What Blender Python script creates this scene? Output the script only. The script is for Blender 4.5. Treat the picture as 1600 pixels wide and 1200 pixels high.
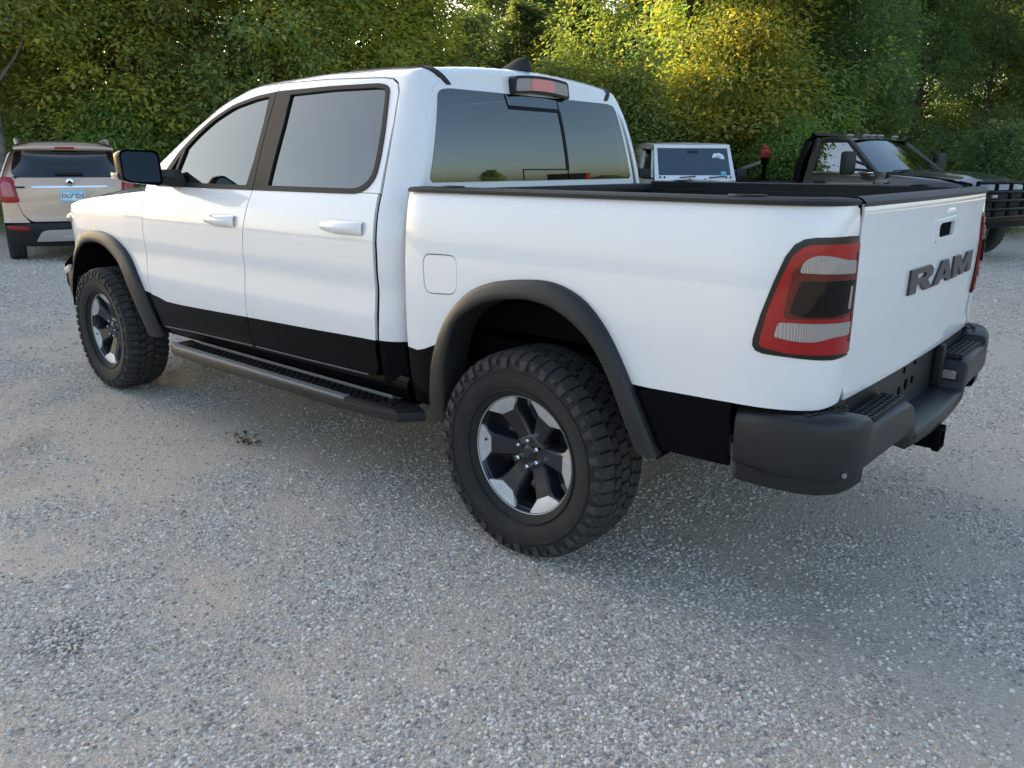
import bpy, bmesh, math, random
from mathutils import Vector, Matrix, noise
from mathutils.geometry import delaunay_2d_cdt
R = math.radians
for o in list(bpy.data.objects): bpy.data.objects.remove(o)
scene = bpy.context.scene
COL = scene.collection

# ------------------------------------------------------------------ camera
CAM_LOC = Vector((-1.8455, 3.1683, 1.4917)); CAM_YAW, CAM_PITCH, CAM_ROLL, CAM_F = -.85867, .26991, .00351, 1244.84
_d = Vector((math.cos(CAM_YAW)*math.cos(CAM_PITCH), math.sin(CAM_YAW)*math.cos(CAM_PITCH), -math.sin(CAM_PITCH)))
_r = _d.cross(Vector((0, 0, 1))).normalized(); _u = _r.cross(_d)
_r2 = _r*math.cos(CAM_ROLL)+_u*math.sin(CAM_ROLL); _u2 = -_r*math.sin(CAM_ROLL)+_u*math.cos(CAM_ROLL)
cam = bpy.data.objects.new('camera', bpy.data.cameras.new('camera')); COL.objects.link(cam)
cam.matrix_world = Matrix(((_r2.x, _u2.x, -_d.x, CAM_LOC.x), (_r2.y, _u2.y, -_d.y, CAM_LOC.y), (_r2.z, _u2.z, -_d.z, CAM_LOC.z), (0, 0, 0, 1)))
cam.data.sensor_width = 36; cam.data.lens = 36*CAM_F/1600
cam.data.clip_start = .05; cam.data.clip_end = 4000
scene.camera = cam

# ------------------------------------------------------------------ world, sun, exposure
SUN_AZ, SUN_EL = R(-49+37), R(17)           # azimuth measured from +X, behind the trees
sd = Vector((math.cos(SUN_AZ)*math.cos(SUN_EL), math.sin(SUN_AZ)*math.cos(SUN_EL), math.sin(SUN_EL)))
w = bpy.data.worlds.new('World'); scene.world = w; w.use_nodes = True
nt = w.node_tree; nt.nodes.clear()
sky = nt.nodes.new('ShaderNodeTexSky'); sky.sky_type = 'NISHITA'; sky.sun_disc = False
sky.sun_elevation = SUN_EL; sky.sun_rotation = math.atan2(sd.x, sd.y); sky.altitude = 100
sky.air_density = 1.0; sky.dust_density = 3.2; sky.ozone_density = .6
bg = nt.nodes.new('ShaderNodeBackground'); bg.inputs[1].default_value = .15
wo = nt.nodes.new('ShaderNodeOutputWorld')
nt.links.new(sky.outputs[0], bg.inputs[0]); nt.links.new(bg.outputs[0], wo.inputs[0])
sun = bpy.data.objects.new('sun', bpy.data.lights.new('sun', 'SUN')); COL.objects.link(sun)
sun.data.energy = 5.0; sun.data.angle = R(.6); sun.data.color = (1, .86, .60)
sun.rotation_euler = (-sd).to_track_quat('-Z', 'Y').to_euler()
sun.location = (0, 0, 30)
vs = scene.view_settings; vs.view_transform = 'Standard'; vs.look = 'None'; vs.exposure = 1.48; vs.gamma = 1; vs.use_curve_mapping = False
scene.render.engine = 'CYCLES'

# ------------------------------------------------------------------ materials
MATS = {}
def nodes(name):
    m = bpy.data.materials.new(name); m.use_nodes = True; n = m.node_tree.nodes; n.clear()
    out = n.new('ShaderNodeOutputMaterial'); p = n.new('ShaderNodeBsdfPrincipled')
    m.node_tree.links.new(p.outputs[0], out.inputs[0]); MATS[name] = m
    return m, n, m.node_tree.links, p, out
def mat(name, col, rough=.5, metal=0., coat=0., spec=.5, bump=None, var=None, coat_rough=.03, coord='Object'):
    """bump=(scale, distance)  var=(scale, amount): procedural grain and wear"""
    m, n, l, p, out = nodes(name)
    p.inputs['Base Color'].default_value = (*col, 1); p.inputs['Roughness'].default_value = rough
    p.inputs['Metallic'].default_value = metal; p.inputs['Coat Weight'].default_value = coat
    p.inputs['Coat Roughness'].default_value = coat_rough; p.inputs['Specular IOR Level'].default_value = spec
    tc = n.new('ShaderNodeTexCoord')
    if var:
        t = n.new('ShaderNodeTexNoise'); t.inputs['Scale'].default_value = var[0]; t.inputs['Detail'].default_value = 6
        l.new(tc.outputs[coord], t.inputs['Vector'])
        r = n.new('ShaderNodeMapRange'); r.inputs[1].default_value = .3; r.inputs[2].default_value = .7
        r.inputs[3].default_value = 1-var[1]; r.inputs[4].default_value = 1+var[1]; l.new(t.outputs[0], r.inputs[0])
        mx = n.new('ShaderNodeMix'); mx.data_type = 'RGBA'; mx.blend_type = 'MULTIPLY'; mx.inputs[0].default_value = 1
        mx.inputs[6].default_value = (*col, 1); l.new(r.outputs[0], mx.inputs[7]); l.new(mx.outputs[2], p.inputs['Base Color'])
        r2 = n.new('ShaderNodeMapRange'); r2.inputs[3].default_value = max(0, rough-var[1]*.25); r2.inputs[4].default_value = min(1, rough+var[1]*.25)
        l.new(t.outputs[0], r2.inputs[0]); l.new(r2.outputs[0], p.inputs['Roughness'])
    if bump:
        b = n.new('ShaderNodeTexNoise'); b.inputs['Scale'].default_value = bump[0]; b.inputs['Detail'].default_value = 3
        l.new(tc.outputs[coord], b.inputs['Vector'])
        bp = n.new('ShaderNodeBump'); bp.inputs['Distance'].default_value = bump[1]; bp.inputs['Strength'].default_value = 1
        l.new(b.outputs[0], bp.inputs['Height']); l.new(bp.outputs[0], p.inputs['Normal'])
    return m
def glass(name, tint, r0=.04, rough=.0):
    """thin tinted pane: see-through tint plus a Schlick reflection that is the same from both sides"""
    m, n, l, p, out = nodes(name); n.remove(p)
    tr = n.new('ShaderNodeBsdfTransparent'); tr.inputs[0].default_value = (*tint, 1)
    gl = n.new('ShaderNodeBsdfGlossy'); gl.inputs['Roughness'].default_value = rough; gl.inputs[0].default_value = (.88, .97, 1, 1)
    lw = n.new('ShaderNodeLayerWeight'); lw.inputs[0].default_value = .5
    pw = n.new('ShaderNodeMath'); pw.operation = 'POWER'; pw.inputs[1].default_value = 5; l.new(lw.outputs['Facing'], pw.inputs[0])
    ma = n.new('ShaderNodeMath'); ma.operation = 'MULTIPLY_ADD'; ma.inputs[1].default_value = 1-r0; ma.inputs[2].default_value = r0; l.new(pw.outputs[0], ma.inputs[0])
    mx = n.new('ShaderNodeMixShader'); l.new(ma.outputs[0], mx.inputs[0]); l.new(tr.outputs[0], mx.inputs[1]); l.new(gl.outputs[0], mx.inputs[2])
    l.new(mx.outputs[0], out.inputs[0]); return m
mat('white_paint', (.80, .81, .83), .32, coat=1.0, coat_rough=.02)
mat('black_gloss', (.0025, .003, .004), .18, spec=.09)
mat('black_plastic', (.013, .014, .015), .55, spec=.35, bump=(900, .0004), var=(6, .25))
mat('grey_plastic', (.020, .021, .022), .46, spec=.4, bump=(900, .0004), var=(5, .2))
mat('trim_satin', (.017, .019, .020), .55, spec=.16)
mat('bumper_paint', (.014, .016, .019), .40, spec=.4, bump=(700, .0003), var=(4, .2))
mat('rubber', (.014, .014, .0145), .78, bump=(250, .0006), var=(14, .45))
mat('tread_rubber', (.040, .039, .038), .86, bump=(300, .0008), var=(22, .45))
mat('underbody', (.004, .004, .0045), .9, spec=.05, var=(5, .4))
mat('wheel_black', (.012, .014, .020), .30, coat=.3, var=(9, .3))
mat('machined', (.50, .51, .53), .42, metal=.35, var=(30, .10))
mat('step_grey', (.20, .205, .21), .45, metal=.2)
mat('chrome', (.75, .76, .78), .12, metal=1.)
mat('steel', (.30, .30, .31), .45, metal=.8, var=(12, .3))
mat('letter_grey', (.035, .036, .038), .38)
mat('interior', (.018, .018, .019), .8)
mat('lamp_smoke', (.003, .004, .005), .05, spec=.25)
mat('lamp_frame', (.008, .008, .010), .2, spec=.4)
mat('lens_clear', (.34, .31, .295), .10, coat=.7)
def ribbed(name, scale, lo, hi):
    m = MATS[name]; n = m.node_tree.nodes; l = m.node_tree.links; p = [q for q in n if q.type == 'BSDF_PRINCIPLED'][0]
    tc = n.new('ShaderNodeTexCoord'); wv = n.new('ShaderNodeTexWave'); wv.bands_direction = 'Y'; wv.inputs['Scale'].default_value = scale; wv.inputs['Distortion'].default_value = .6
    l.new(tc.outputs['Object'], wv.inputs[0]); cr = n.new('ShaderNodeValToRGB'); l.new(wv.outputs[0], cr.inputs[0])
    cr.color_ramp.elements[0].color = (*lo, 1); cr.color_ramp.elements[1].color = (*hi, 1); l.new(cr.outputs[0], p.inputs['Base Color'])
    bp = n.new('ShaderNodeBump'); bp.inputs['Distance'].default_value = .0015; l.new(wv.outputs[0], bp.inputs['Height']); l.new(bp.outputs[0], p.inputs['Normal'])
ribbed('lens_clear', 85, (.28, .25, .235), (.40, .365, .35))
mat('lens_red', (.33, .0035, .007), .18, coat=.2, spec=.35, bump=(60, .0004))
mat('lens_red_dim', (.11, .006, .009), .15, spec=.4)
mat('lens_pale_red', (.40, .10, .12), .25, coat=.6)  # paler, less saturated red for the inner tail lens
mat('lens_pink', (.62, .10, .12), .2, coat=1., bump=(150, .001))
mat('red_paint', (.30, .03, .025), .5, var=(9, .3))
glass('tint_glass', (.05, .055, .055), .14)
glass('screen_glass', (.10, .11, .11), .26)
m_, n_, l_, p_, o_ = nodes('mirror_glass'); p_.inputs['Metallic'].default_value = 1; p_.inputs['Roughness'].default_value = .01; p_.inputs['Base Color'].default_value = (.16, .18, .20, 1)

# ------------------------------------------------------------------ object helpers
def tag(o, label=None, cat=None, group=None, kind=None):
    if label: o['label'] = label
    if cat: o['category'] = cat
    if group: o['group'] = group
    if kind: o['kind'] = kind
    return o
def empty(name, loc=(0, 0, 0), rz=0.):
    o = bpy.data.objects.new(name, None); COL.objects.link(o); o.location = loc; o.rotation_euler = (0, 0, rz); o.empty_display_size = .2
    return o
def link(name, me, m, parent=None):
    o = bpy.data.objects.new(name, me); COL.objects.link(o)
    if m is not None and not me.materials: me.materials.append(MATS[m] if isinstance(m, str) else m)
    if parent is not None: o.parent = parent
    return o
def copy_tree(o, parent=None):
    c = o.copy(); COL.objects.link(c); c.parent = parent
    for ch in [k for k in bpy.data.objects if k.parent is o]: copy_tree(ch, c)
    return c

class MB:
    """collects simple shapes into one mesh"""
    def __init__(s): s.v = []; s.f = []
    def add(s, vs, fs):
        b = len(s.v); s.v += [tuple(p) for p in vs]; s.f += [tuple(i+b for i in f) for f in fs]; return s
    def box(s, c, d, bev=0., rot=None):
        bm = bmesh.new(); bmesh.ops.create_cube(bm, size=1)
        for v in bm.verts: v.co = Vector((v.co.x*d[0], v.co.y*d[1], v.co.z*d[2]))
        if bev: bmesh.ops.bevel(bm, geom=list(bm.edges), offset=bev, segments=2, affect='EDGES', profile=.6)
        M = Matrix.Translation(c) @ (rot.to_4x4() if rot is not None else Matrix())
        bm.verts.index_update(); s.add([M @ v.co for v in bm.verts], [[v.index for v in f.verts] for f in bm.faces]); bm.free(); return s
    def box2(s, a, b, bev=0.): return s.box([(p+q)/2 for p, q in zip(a, b)], [abs(q-p) for p, q in zip(a, b)], bev)
    def prism(s, poly, f, d0, d1, bev=0.):
        """poly in 2D, f(u,v,d)->3D"""
        bm = bmesh.new()
        a = [bm.verts.new(f(u, v, d0)) for u, v in poly]; b = [bm.verts.new(f(u, v, d1)) for u, v in poly]
        n = len(poly); fa = bm.faces.new(a); fb = bm.faces.new(b[::-1])
        for i in range(n): bm.faces.new((a[(i+1) % n], a[i], b[i], b[(i+1) % n]))
        if bev:
            es = list(set(fa.edges) | set(fb.edges)); bmesh.ops.bevel(bm, geom=es, offset=bev, segments=2, affect='EDGES', profile=.6)
        bmesh.ops.triangulate(bm, faces=[q for q in bm.faces if len(q.verts) > 4])
        bmesh.ops.recalc_face_normals(bm, faces=bm.faces)
        bm.verts.index_update(); s.add([v.co.copy() for v in bm.verts], [[v.index for v in q.verts] for q in bm.faces]); bm.free(); return s
    def loft(s, rows, closed=False, cap=False):
        n = len(rows[0]); b = len(s.v)
        for r_ in rows: s.v += [tuple(p) for p in r_]
        for i in range(len(rows)-1):
            for j in range(n if closed else n-1):
                k = (j+1) % n; s.f.append((b+i*n+j, b+i*n+k, b+(i+1)*n+k, b+(i+1)*n+j))
        if cap:
            s.f.append(tuple(b+j for j in range(n))[::-1]); e = b+(len(rows)-1)*n; s.f.append(tuple(e+j for j in range(n)))
        return s
    def tube(s, pts, rad, n=10, cap=True):
        pts = [Vector(p) for p in pts]; rows = []
        for i, p in enumerate(pts):
            t = (pts[min(i+1, len(pts)-1)]-pts[max(i-1, 0)]).normalized()
            a = Vector((0, 0, 1)) if abs(t.z) < .9 else Vector((1, 0, 0))
            u = t.cross(a).normalized(); v = t.cross(u); r_ = rad[i] if isinstance(rad, (list, tuple)) else rad
            rows.append([p+u*(r_*math.cos(k*2*math.pi/n))+v*(r_*math.sin(k*2*math.pi/n)) for k in range(n)])
        return s.loft(rows, True, cap)
    def lathe(s, prof, n=48, axis='y', c=(0, 0, 0), cap=False):
        """prof: (radius, along-axis)"""
        rows = []
        for k in range(n):
            a = 2*math.pi*k/n; row = []
            for r_, h in prof:
                if axis == 'y': q = (r_*math.cos(a), h, r_*math.sin(a))
                elif axis == 'x': q = (h, r_*math.cos(a), r_*math.sin(a))
                else: q = (r_*math.cos(a), r_*math.sin(a), h)
                row.append((q[0]+c[0], q[1]+c[1], q[2]+c[2]))
            rows.append(row)
        rows.append(rows[0]); return s.loft(rows)
    def ell(s, c, r_, n=12, m=8):
        rows = []
        for i in range(m+1):
            t = math.pi*i/m
            rows.append([(c[0]+r_[0]*math.sin(t)*math.cos(2*math.pi*k/n), c[1]+r_[1]*math.sin(t)*math.sin(2*math.pi*k/n), c[2]+r_[2]*math.cos(t)) for k in range(n)])
        return s.loft(rows, True)
    def mesh(s, name, ang=32, smooth=True, fix=True):
        me = bpy.data.meshes.new(name); me.from_pydata(s.v, [], s.f)
        if fix:
            bm = bmesh.new(); bm.from_mesh(me); bmesh.ops.remove_doubles(bm, verts=bm.verts, dist=1e-5)
            bmesh.ops.recalc_face_normals(bm, faces=bm.faces); bm.to_mesh(me); bm.free()
        if smooth:
            me.polygons.foreach_set('use_smooth', [True]*len(me.polygons)); me.set_sharp_from_angle(angle=R(ang))
        me.update(); return me
    def build(s, name, m, parent=None, ang=32, smooth=True, fix=True): return link(name, s.mesh(name, ang, smooth, fix), m, parent)
    def mirrored(s):
        b = MB(); b.v = [(x, -y, z) for x, y, z in s.v]; b.f = [f[::-1] for f in s.f]; return b

def inside(p, poly):
    x, y = p; c = False; n = len(poly); j = n-1
    for i in range(n):
        xi, yi = poly[i]; xj, yj = poly[j]
        if (yi > y) != (yj > y) and x < (xj-xi)*(y-yi)/(yj-yi)+xi: c = not c
        j = i
    return c
def resample(poly, step, closed=True):
    out = []; n = len(poly)
    for i in range(n if closed else n-1):
        a, b = poly[i], poly[(i+1) % n]; k = max(1, int(math.ceil(math.hypot(b[0]-a[0], b[1]-a[1])/step)))
        for j in range(k): out.append((a[0]+(b[0]-a[0])*j/k, a[1]+(b[1]-a[1])*j/k))
    if not closed: out.append(poly[-1])
    return out
def rounded(poly, r_, n=5):
    """round every corner; r_ a number or a list"""
    out = []; N = len(poly)
    for i in range(N):
        p = Vector(poly[i]); a = Vector(poly[i-1]); b = Vector(poly[(i+1) % N]); rr = r_[i] if isinstance(r_, (list, tuple)) else r_
        la, lb = (a-p).length, (b-p).length; d = min(rr, la*.48, lb*.48)
        if d < 1e-4: out.append(tuple(p)); continue
        pa, pb = p+(a-p).normalized()*d, p+(b-p).normalized()*d
        for k in range(n+1):
            t = k/n; q = pa*(1-t)**2+p*(2*t*(1-t))+pb*t*t; out.append((q.x, q.y))
    return out
def smooth_line(pts, n):
    """Catmull-Rom through pts, n evenly spaced samples"""
    P = [Vector(p) for p in pts]; dense = []
    for i in range(len(P)-1):
        p0, p1, p2, p3 = P[max(i-1, 0)], P[i], P[i+1], P[min(i+2, len(P)-1)]
        for k in range(12):
            t = k/12
            dense.append(.5*((2*p1)+(p2-p0)*t+(2*p0-5*p1+4*p2-p3)*t*t+(3*p1-p0-3*p2+p3)*t**3))
    dense.append(P[-1]); L = [0.]
    for a, b in zip(dense, dense[1:]): L.append(L[-1]+(b-a).length)
    out = []; j = 0
    for k in range(n):
        s = L[-1]*k/(n-1)
        while j < len(L)-2 and L[j+1] < s: j += 1
        f = (s-L[j])/max(1e-9, L[j+1]-L[j]); out.append(tuple(dense[j].lerp(dense[j+1], min(1, f))))
    return out
OUTS = {}
def snorm(S, u, v, out):
    if out is None: out = OUTS[S]
    h = 1.5e-3
    a = Vector(S(u+h, v))-Vector(S(u-h, v)); b = Vector(S(u, v+h))-Vector(S(u, v-h)); n = a.cross(b)
    if n.length < 1e-12: return Vector(out)
    n.normalize(); return n if n.dot(Vector(out)) > 0 else -n

class Skin:
    """sheet-metal panels: an outline cut from a surface S(u,v), analytic normals, a returned edge all round"""
    def __init__(s): s.v = []; s.f = []; s.n = []
    def add(s, S, outline, out, holes=(), grid=.05, depth=.014, off=0., flip=False, lip=True):
        rings = [resample(outline, grid*.6)]+[resample(h, grid*.6) for h in holes]
        P = []; E = []
        for r_ in rings:
            b = len(P); P += r_; E += [(b+i, b+(i+1) % len(r_)) for i in range(len(r_))]
        nb = len(P)
        us = [p[0] for p in rings[0]]; vs_ = [p[1] for p in rings[0]]
        i = 0; v = min(vs_)+grid*.5
        while v < max(vs_):
            u = min(us)+grid*(.5 if i % 2 else 0.)
            while u < max(us):
                q = (u, v)
                if inside(q, rings[0]) and not any(inside(q, h) for h in rings[1:]):
                    if min((q[0]-p[0])**2+(q[1]-p[1])**2 for p in P[:nb]) > (grid*.45)**2: P.append(q)
                u += grid
            v += grid*.87; i += 1
        vv, ee, ff, _, _, _ = delaunay_2d_cdt([Vector(p) for p in P], E, [], 0, 1e-6)
        tris = []
        for f in ff:
            c = ((vv[f[0]].x+vv[f[1]].x+vv[f[2]].x)/3, (vv[f[0]].y+vv[f[1]].y+vv[f[2]].y)/3)
            if inside(c, rings[0]) and not any(inside(c, h) for h in rings[1:]): tris.append(tuple(f))
        pos = []; nor = []
        for q in vv:
            n = snorm(S, q.x, q.y, out); pos.append(Vector(S(q.x, q.y))+n*off); nor.append(n)
        b = len(s.v)
        sg = -1 if flip else 1
        X = lambda p: (p.x, p.y*sg, p.z)
        for p in pos: s.v.append(X(p))
        cnt = {}
        for t in tris:
            a, c, d = t
            if (pos[c]-pos[a]).cross(pos[d]-pos[a]).dot(nor[a]) < 0: t = (a, d, c)
            for k in range(3): cnt[(t[k], t[(k+1) % 3])] = 1
            tt = t[::-1] if flip else t
            s.f.append(tuple(i+b for i in tt)); s.n.append([X(nor[i]) for i in tt])
        if lip and depth > 0:
            for (i, j) in [e for e in cnt if (e[1], e[0]) not in cnt]:
                if (pos[i]-pos[j]).length < 1e-7: continue
                c0 = len(s.v); s.v += [X(pos[j]), X(pos[i]), X(pos[i]-nor[i]*depth), X(pos[j]-nor[j]*depth)]
                q = (c0, c0+1, c0+2, c0+3); fn = (pos[i]-pos[j]).cross(-nor[i]).normalized()
                if flip: q = q[::-1]
                s.f.append(q); s.n.append([X(fn)]*4)
        return s
    def build(s, name, m, parent=None):
        me = bpy.data.meshes.new(name); me.from_pydata(s.v, [], s.f)
        me.polygons.foreach_set('use_smooth', [True]*len(me.polygons))
        me.normals_split_custom_set([n for f in s.n for n in f]); me.update()
        return link(name, me, m, parent)

# ------------------------------------------------------------------ pickup body surfaces (x forward from the rear axle, y left, z up)
def lerp_tab(tab, v):
    # monotone-ish smooth interpolation (Catmull-Rom / Hermite) through a table of (v, value)
    n = len(tab)
    if v <= tab[0][0]: return tab[0][1] + (v-tab[0][0])*(tab[1][1]-tab[0][1])/(tab[1][0]-tab[0][0])
    if v >= tab[-1][0]: return tab[-1][1] + (v-tab[-1][0])*(tab[-1][1]-tab[-2][1])/(tab[-1][0]-tab[-2][0])
    for i in range(n-1):
        if v <= tab[i+1][0]: break
    x0, y0 = tab[i]; x1, y1 = tab[i+1]; h = x1-x0
    def slope(j):
        if j == 0: return (tab[1][1]-tab[0][1])/(tab[1][0]-tab[0][0])
        if j == n-1: return (tab[-1][1]-tab[-2][1])/(tab[-1][0]-tab[-2][0])
        a = (tab[j][1]-tab[j-1][1])/(tab[j][0]-tab[j-1][0]); b = (tab[j+1][1]-tab[j][1])/(tab[j+1][0]-tab[j][0])
        if a*b <= 0: return 0.0
        return 2*a*b/(a+b)
    m0, m1 = slope(i), slope(i+1); t = (v-x0)/h
    return ((2*t**3-3*t*t+1)*y0 + (t**3-2*t*t+t)*h*m0 + (-2*t**3+3*t*t)*y1 + (t**3-t*t)*h*m1)
def sstep(a, b, v):
    t = max(0., min(1., (v-a)/(b-a))); return t*t*(3-2*t)
SIDE_Z = [(.48,.950),(.56,.968),(.66,.986),(.76,.997),(.84,1.000),(.90,.996),(.97,.992),(1.06,.997),(1.15,.997),(1.23,.988),(1.30,.972),(1.35,.954),(1.385,.938),(1.43,.918)]
def side_y(x, z):
    y = lerp_tab(SIDE_Z, z)
    if x > 2.75: y -= .062*((x-2.75)/1.25)**2
    if x > 4.0: y -= .55*(x-4.0)**2
    return y
def side_S(x, z): return (x, side_y(x, z), z)
BED_Z = [(.48,.955),(.58,.975),(.70,.990),(.80,.998),(.95,1.000),(1.08,.998),(1.18,.992),(1.27,.983),(1.33,.973),(1.365,.964),(1.385,.955),(1.392,.950)]
CX0, CA, CYE = -.78, .315, .785      # corner start, depth, seam y
def _corner():
    pts = [(0., CX0, 0.)]; n = 48; e = 2/2.6; px, pd = CX0, 0.; s = 0.; B = 1.0-CYE
    for i in range(1, n+1):
        th = i/n*math.pi/2
        x = CX0-CA*math.sin(th)**e; d = B*(1-math.cos(th)**e)
        s += math.hypot(x-px, d-pd); px, pd = x, d
        pts.append((s, x, d))
    return pts
CORN = _corner(); CLEN = CORN[-1][0]
def bed_S(u, z):
    # u: metres along the outer skin; u = x on the straight part, then -arc round the corner (u < CX0)
    yb = lerp_tab(BED_Z, z)
    if u >= CX0:
        dx = 0.
        y = yb
        if u > .50: y -= .012*((u-.50)/.12)**2
        return (u, y, z)
    s = CX0-u
    if s >= CLEN: x, d = CORN[-1][1], CORN[-1][2]+(s-CLEN)
    else:
        lo, hi = 0, len(CORN)-1
        while hi-lo > 1:
            m = (lo+hi)//2
            if CORN[m][0] <= s: lo = m
            else: hi = m
        f = (s-CORN[lo][0])/(CORN[hi][0]-CORN[lo][0])
        x = CORN[lo][1]+f*(CORN[hi][1]-CORN[lo][1]); d = CORN[lo][2]+f*(CORN[hi][2]-CORN[lo][2])
    k = d/(1-CYE)
    return (x + (1.0-yb)*k*.2, yb-d*(yb-CYE)/(1-CYE) if k < 1 else CYE-(d-(1-CYE)), z)
BELT = 1.375
ROOF = [(.60,1.860),(.70,1.873),(.85,1.884),(1.1,1.894),(1.4,1.898),(1.7,1.890),(1.98,1.878),(2.25,1.810),(2.42,1.728),(2.59,1.634),(2.78,1.522),(2.95,1.42),(3.05,1.37)]
def cab_prof(x):
    zr = lerp_tab(ROOF, x); yb = side_y(x, BELT)
    zA = max(zr-.065, BELT+.001)
    f = lambda z: yb-.33*(z-BELT)-.12*(z-BELT)**2
    yA = f(zA); tA = (-.33-.24*(zA-BELT))
    yB = yA-.075; zB = zr
    pts = []
    for i in range(13):
        z = BELT+(zA-BELT)*i/12; pts.append((f(z), z))
    # bezier A->B, control where the tangents meet
    sl = .12
    # roof tangent at B: dz/dy = -sl ; side tangent at A: dy/dz = tA
    # C = A + k*(tA,1), and zC = zB + sl*(yB-yC)... solve
    k = (zB-zA+sl*(yB-yA))/(1+sl*tA)
    C = (yA+tA*k, zA+k)
    for i in range(1, 11):
        t = i/10; a, b, c = (1-t)**2, 2*t*(1-t), t*t
        pts.append((a*yA+b*C[0]+c*yB, a*zA+b*C[1]+c*zB))
    cr = sl*yB/2
    for i in range(1, 13):
        t = i/12; y = yB*(1-t); pts.append((y, zB+cr*(1-(y/yB)**2)))
    return pts
_pc = {}
def _sec(x):
    key = round(x, 5); P = _pc.get(key)
    if P is None:
        pts = cab_prof(x); L = [0.]
        for a, b in zip(pts, pts[1:]): L.append(L[-1]+math.hypot(b[0]-a[0], b[1]-a[1]))
        P = (pts, L); _pc[key] = P
    return P
def _sec_pt(x, s):
    pts, L = _sec(x)
    if s <= 0: return (side_y(x, BELT+s), BELT+s)
    if s >= L[-1]: return (pts[-1][0]-(s-L[-1]), pts[-1][1])
    lo, hi = 0, len(L)-1
    while hi-lo > 1:
        m = (lo+hi)//2
        if L[m] <= s: lo = m
        else: hi = m
    f = (s-L[lo])/(L[hi]-L[lo])
    return (pts[lo][0]+f*(pts[hi][0]-pts[lo][0]), pts[lo][1]+f*(pts[hi][1]-pts[lo][1]))
CW0, CRC = .82, .09
def back_lean(z): return -.06*(1-max(0., min(1.15, (z-1.36)/.44))**2)
def cab_S(w, s):
    # w = x ahead of CW0, then an arc round the rear corner of the cab; s metres up the section from the belt
    if w >= CW0:
        y, z = _sec_pt(w, s); return (w, y, z)
    y, z = _sec_pt(CW0, s)
    th = (CW0-w)/CRC
    if th <= math.pi/2: ins, x, k = CRC*(1-math.cos(th)), CW0-CRC*math.sin(th), math.sin(th)
    else: ins, x, k = CRC+(CW0-w-CRC*math.pi/2), CW0-CRC, 1.
    return (x+back_lean(z)*k, y*(1-ins/.85), z-ins*.75*sstep(1.70, 1.90, z))
def sA(x): return _sec(x)[1][12]
def sB(x): return _sec(x)[1][22]
def sL(x): return _sec(x)[1][-1]
def back_S(y, z): return (CW0-CRC+back_lean(z)-.012*(1-(y/.8)**2)+.012, y, z)
TG_Z = [(.78,-1.090),(.83,-1.095),(.87,-1.084),(.93,-1.087),(1.05,-1.094),(1.18,-1.096),(1.27,-1.092),(1.32,-1.092),(1.355,-1.096),(1.375,-1.096),(1.392,-1.090)]
def tg_S(y, z):
    return (lerp_tab(TG_Z, z)-.016*(1-(y/.785)**2), y, z)

# ------------------------------------------------------------------ the white pickup
OUT_L = None
OUTS.update({side_S: (0, 1, 0), bed_S: (-.6, 1, 0), cab_S: (-.4, 1, .8)})
def panel(name, S, outline, m, parent, out=OUT_L, flip=False, **k):
    return Skin().add(S, outline, out, flip=flip, **k).build(name, m, parent)
SIDE_LINE = [(2.96,.742),(2.922,.736),(2.817,.729),(2.748,.708),(2.6,.706),(2.2,.714),(1.845,.724),(1.3,.737),(.811,.750),(.60,.752)]
def zline(x): return lerp_tab(sorted(SIDE_LINE), x)
pickup = empty('pickup_truck')
tag(pickup, 'large white four-door pickup with black lower doors and fender flares on gravel', 'pickup truck')

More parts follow.
